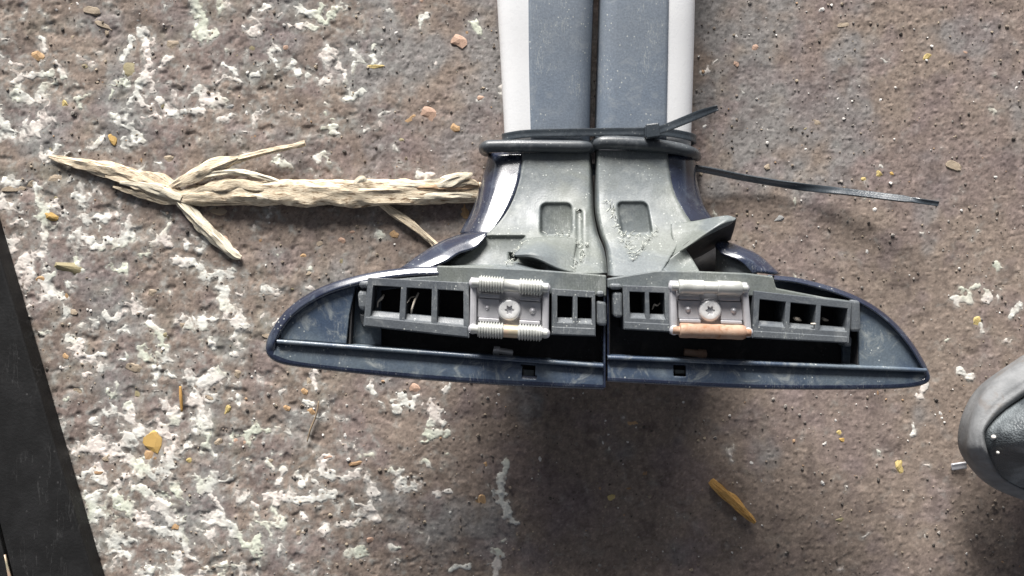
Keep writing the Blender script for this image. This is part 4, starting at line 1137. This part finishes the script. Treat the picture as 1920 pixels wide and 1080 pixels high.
branch("frayed_bark", [(780, 346, .0100), (820, 346, .0120), (845, 338, .0135), (870, 330, .0145), (886, 325, .0140)], [4, 8, 9, 7, 2], MAT['wood_pale'], 18, flat=.25, wob=.9)
branch("frayed_bark", [(655, 352, .0110), (668, 342, .0120), (680, 334, .0125), (690, 343, .0115)], [3, 5, 4, 2], MAT['wood_pale'], 19, flat=.3, wob=.9)
branch("frayed_bark", [(835, 352, .0115), (855, 346, .0125), (882, 341, .0130), (897, 345, .0120)], [3, 5, 5, 2], MAT['wood'], 20, flat=.3, wob=.9)

# wood chip
chip = tube("wood_chip", [(1333, 901, .0026), (1345, 914, .003), (1372, 937, .0034), (1398, 962, .0034), (1416, 980, .003)], [6, 9, 9.5, 8, 2.5], MAT['chip'], None, (0, 0, 0), n=8, nseg=10, wob=.45, seed=31, flat=.7)
autosmooth(chip, 25)
tag(chip, "small orange brown wood chip lying on the dark ground below the right foot", "wood chip")

# thin stems and straws
m = M("dry_straw", 0.8); m.color(m.mix(m.rng(m.noise(150, 3), .4, .6), (0.50, 0.44, 0.36), (0.66, 0.60, 0.52))); MAT['straw'] = m.m
m = M("brown_stem", 0.8); m.color(m.mix(m.rng(m.noise(150, 3), .4, .6), (0.20, 0.15, 0.10), (0.30, 0.22, 0.14))); MAT['stem'] = m.m
def straw(name, pts, r_, mat, label, cat, group=None):
    return tag(tube(name, pts, r_, MAT[mat], None, (0, 0, 0), n=6, nseg=7, wob=.2, seed=len(label)), label, cat, group)
straw("dry_twig", [(598, 752, .002), (592, 780, .0026), (582, 805, .0026), (576, 828, .002)], [1.2, 1.8, 1.8, 1.2], 'stem', "thin brown plant stem lying below the left foot", "plant stem")
straw("dry_twig", [(338, 724, .0015), (339, 745, .002), (341, 772, .0016)], [2, 3, 2], 'chip', "short upright orange stem among the white flakes at the left", "plant stem")
straw("straw", [(785, 549, .0815), (778, 563, .083), (773, 578, .083), (771, 588, .0815)], [1.3, 1.7, 1.6, 1.2], 'straw', "dry straw bit inside the middle cell of the left foot", "straw")
straw("straw", [(758, 569, .0842), (764, 566, .083), (770, 558, .081), (778, 556, .080)], [1, 1.2, 1, .8], 'straw', "tiny hooked straw beside the divider between the left foot's first two cells", "straw")
straw("straw", [(708, 576, .079), (709, 566, .080), (716, 559, .081), (720, 552, .080)], [1, 1.6, 2, .9], 'straw', "curled pale straw in the outermost cell of the left foot", "straw")
straw("straw", [(1223, 580, .078), (1227, 571, .080), (1232, 573, .079), (1238, 568, .080)], [.9, 1.4, 1.3, .8], 'straw', "small pale straw in the right foot's cell beside the hinge", "straw")
straw("debris_chip", [(1487, 596, .080), (1494, 598, .081), (1502, 601, .080)], [1.5, 3.2, 1.2], 'straw', "pale chip of debris in the middle cell of the right foot's outer block", "debris")
straw("debris_chip", [(1541, 596, .078), (1546, 599, .079), (1553, 601, .078)], [1.5, 2.4, 1.2], 'straw', "pale crumb in the outermost cell of the right foot", "debris")
straw("debris_chip", [(1520, 607, .0856), (1527, 607.5, .0862), (1534, 607, .0860)], [1.2, 1.8, 1.2], 'straw', "white sliver lying across the divider of the right foot's outer block", "debris")

# ------------------------------------------------------------------ black board at the left edge
m = M("black_board", 0.6, spec=0.25)
bc = m.mix(m.rng(m.noise(60, 5, .65), .4, .68), (0.009, 0.009, 0.0092), (0.015, 0.015, 0.0155))
bs = m.rng(m.math('ABSOLUTE', m.math('SUBTRACT', m.noise(30, 4, .6, vec=m.mapping(scale=(5, .8, 1), rot=(0, 0, .3))), .5)), 0, .014, .5, 0)
bc = m.mix(m.math('MULTIPLY', bs, m.rng(m.noise(22), .48, .6)), bc, (.05, .05, .05))
bc = m.mix(m.math('MULTIPLY', m.rng(m.voro(150), .04, .14, .8, 0), m.rng(m.noise(40), .5, .6)), bc, (0.06, 0.06, 0.06))
m.color(bc); m.bump(m.noise(500, 4), .25, .0008); MAT['board'] = m.m
ob = np.array(P(60, 800, 0))
board = empty("black_board", ob, "long black board lying at the left edge of the ground", "board")
zt = .014
prism("board", [(-104, 130), (183, 1110), (205, 1185), (50, 1185), (24, 1082), (0, 985), (-220, 180)], zt, .0138, MAT['board'], board, ob, bev=.0012, seg=3)
prism("edge_strip", [(-226, 180), (-6, 985), (18, 1082), (44, 1185), (22, 1185), (-4, 1082), (-28, 985), (-250, 180)], zt - .002, .0118, MAT['board'], board, ob, bev=.0008)
v, f = tape_geo(PA(np.array([(9, 1040, .0132), (13, 1058, .0135), (18, 1080, .0138), (30, 1130, .0138)], float)), (1, 0, 0), [.0006, .0011, .0017, .002], .0012)
fix_normals(mesh_obj("edge_glint", v, f, MAT['copper'], board, ob))  # orange glint along the board's edge, put in as a copper-coloured sliver

# ------------------------------------------------------------------ shoe at the right edge
m = M("shoe_rubber", 0.65, spec=0.25)
c_ = m.mix(m.rng(m.noise(40, 5, .65), .35, .65), (0.12, 0.125, 0.13), (0.19, 0.195, 0.20))
c_ = m.mix(m.rng(m.noise(55, 5, .7, dist=1.0), .52, .68, 0, .6), c_, (0.14, 0.125, 0.115))
m.color(c_); m.bump(m.noise(500, 4), .3, .001); MAT['sole'] = m.m
m = M("shoe_upper", 0.40, spec=0.45)
c_ = m.mix(m.rng(m.noise(30, 4, .6), .4, .65), (0.05, 0.058, 0.064), (0.19, 0.21, 0.22))
c_ = m.mix(m.rng(m.voro(500), .08, .2, .35, 0), c_, (0.22, 0.23, 0.23))
m.color(c_); m.bump(m.voro(900), .35, .0012); MAT['upper'] = m.m
osh = np.array(P(2000, 840, 0))
shoe = empty("shoe", osh, "toe of a worn grey shoe with pale rim at the right edge", "shoe")
outer = [(2420, 560), (2250, 560), (2080, 605), (1960, 650), (1890, 692), (1846, 728), (1822, 772), (1811, 815), (1812, 852), (1831, 886), (1866, 916), (1930, 942), (2060, 985), (2250, 1050), (2420, 1060)]
inner = [(2420, 610), (2250, 615), (2080, 665), (1975, 710), (1915, 746), (1878, 772), (1855, 796), (1846, 814), (1850, 842), (1863, 872), (1885, 899), (1940, 925), (2060, 965), (2250, 1005), (2420, 1012)]
oc = catmull(np.array(outer, float), 6); ic = catmull(np.array(inner, float), 6)
rows = []
cen = np.array([2120.0, 800.0])
zm = lambda y: 1 - .70 * float(sstep(835, 965, y))
for k, z, e in ((.55, .026, 1), (.85, .030, 1), (1.0, .037, 0), (1.0, .046, 0), (.97, .0535, 0), (.80, .0600, 0), (.70, .0612, 0), (.50, .0640, 0), (.38, .0650, 0), (.30, .0652, 0), (.22, .0664, 0), (.12, .0668, 0), (0, .0640, 0), (-.04, .0610, 0)):
    q = ic + (oc - ic) * k
    zz = max(z, .042)
    rows.append([(*P(x, y, zz * zm(y))[:2], z * zm(y) - (.02 * zm(y) * float(sstep(2000, 2200, x)) if z < .04 else 0)) for x, y in q])
o = mesh_obj("sole_rim", np.array(rows).reshape(-1, 3), grid_faces(len(rows), len(oc)), MAT['sole'], shoe, osh); fix_normals(o)
if sum(p.normal.z * p.area for p in o.data.polygons) < 0: o.data.flip_normals()
rows = []
for k, z in ((1.01, .062), (.97, .0655), (.9, .072), (.78, .080), (.6, .088), (.4, .094), (.2, .098), (.02, .099)):
    q = np.stack([cen[0] + (ic[:, 0] - cen[0]) * np.where(ic[:, 0] < cen[0], k, 1), cen[1] + (ic[:, 1] - cen[1]) * k], 1)
    dent = 0.004 * fbm(q[:, 0] / 60, q[:, 1] / 60, 3, 7) * (1 - k)
    rows.append([P(x, y, z * zm(yy) + d) for (x, y), d, yy in zip(q, dent, ic[:, 1] * (1 - .0) if k > .7 else ic[:, 1] * k + cen[1] * (1 - k))])
o = mesh_obj("upper", np.array(rows).reshape(-1, 3), grid_faces(len(rows), len(ic)), MAT['upper'], shoe, osh); fix_normals(o)
if sum(p.normal.z * p.area for p in o.data.polygons) < 0: o.data.flip_normals()
rows = [[P(x, y, .060 * zm(y)) for x, y in ic], [(*P(cen[0] + (x - cen[0]) * .5, cen[1] + (y - cen[1]) * .5, .02)[:2], .016) for x, y in ic]]
o = mesh_obj("insole", np.array(rows).reshape(-1, 3), grid_faces(2, len(ic)), MAT['upper'], shoe, osh)
rows = [[(*P(x, y, .042 * zm(y))[:2], .026 * zm(y)) for x, y in ic + (oc - ic) * .56], [(*P(cen[0] + (x - cen[0]) * .02, cen[1] + (y - cen[1]) * .02, .04)[:2], .003) for x, y in ic]]
o = mesh_obj("outsole", np.array(rows).reshape(-1, 3), grid_faces(2, len(ic)), MAT['sole'], shoe, osh)
for px, py, r_ in ((1864, 820, 4.5), (1872, 849, 3)):
    dome("grit_spot", px, py, .0700, r_, STM['white'], shoe, osh, h=.8)

# small metal chip by the shoe
v, f = tape_geo(PA(np.array([(1784, 875.5, .0014), (1790, 875, .0016), (1802, 873, .0020), (1812, 872, .002)], float)), (0, 1, .2), .0042, .0012)
mc = fix_normals(mesh_obj("metal_chip", v, f, MAT['zinc'], None)); tag(mc, "small bright metal strip poking out beside the shoe toe", "metal strip")
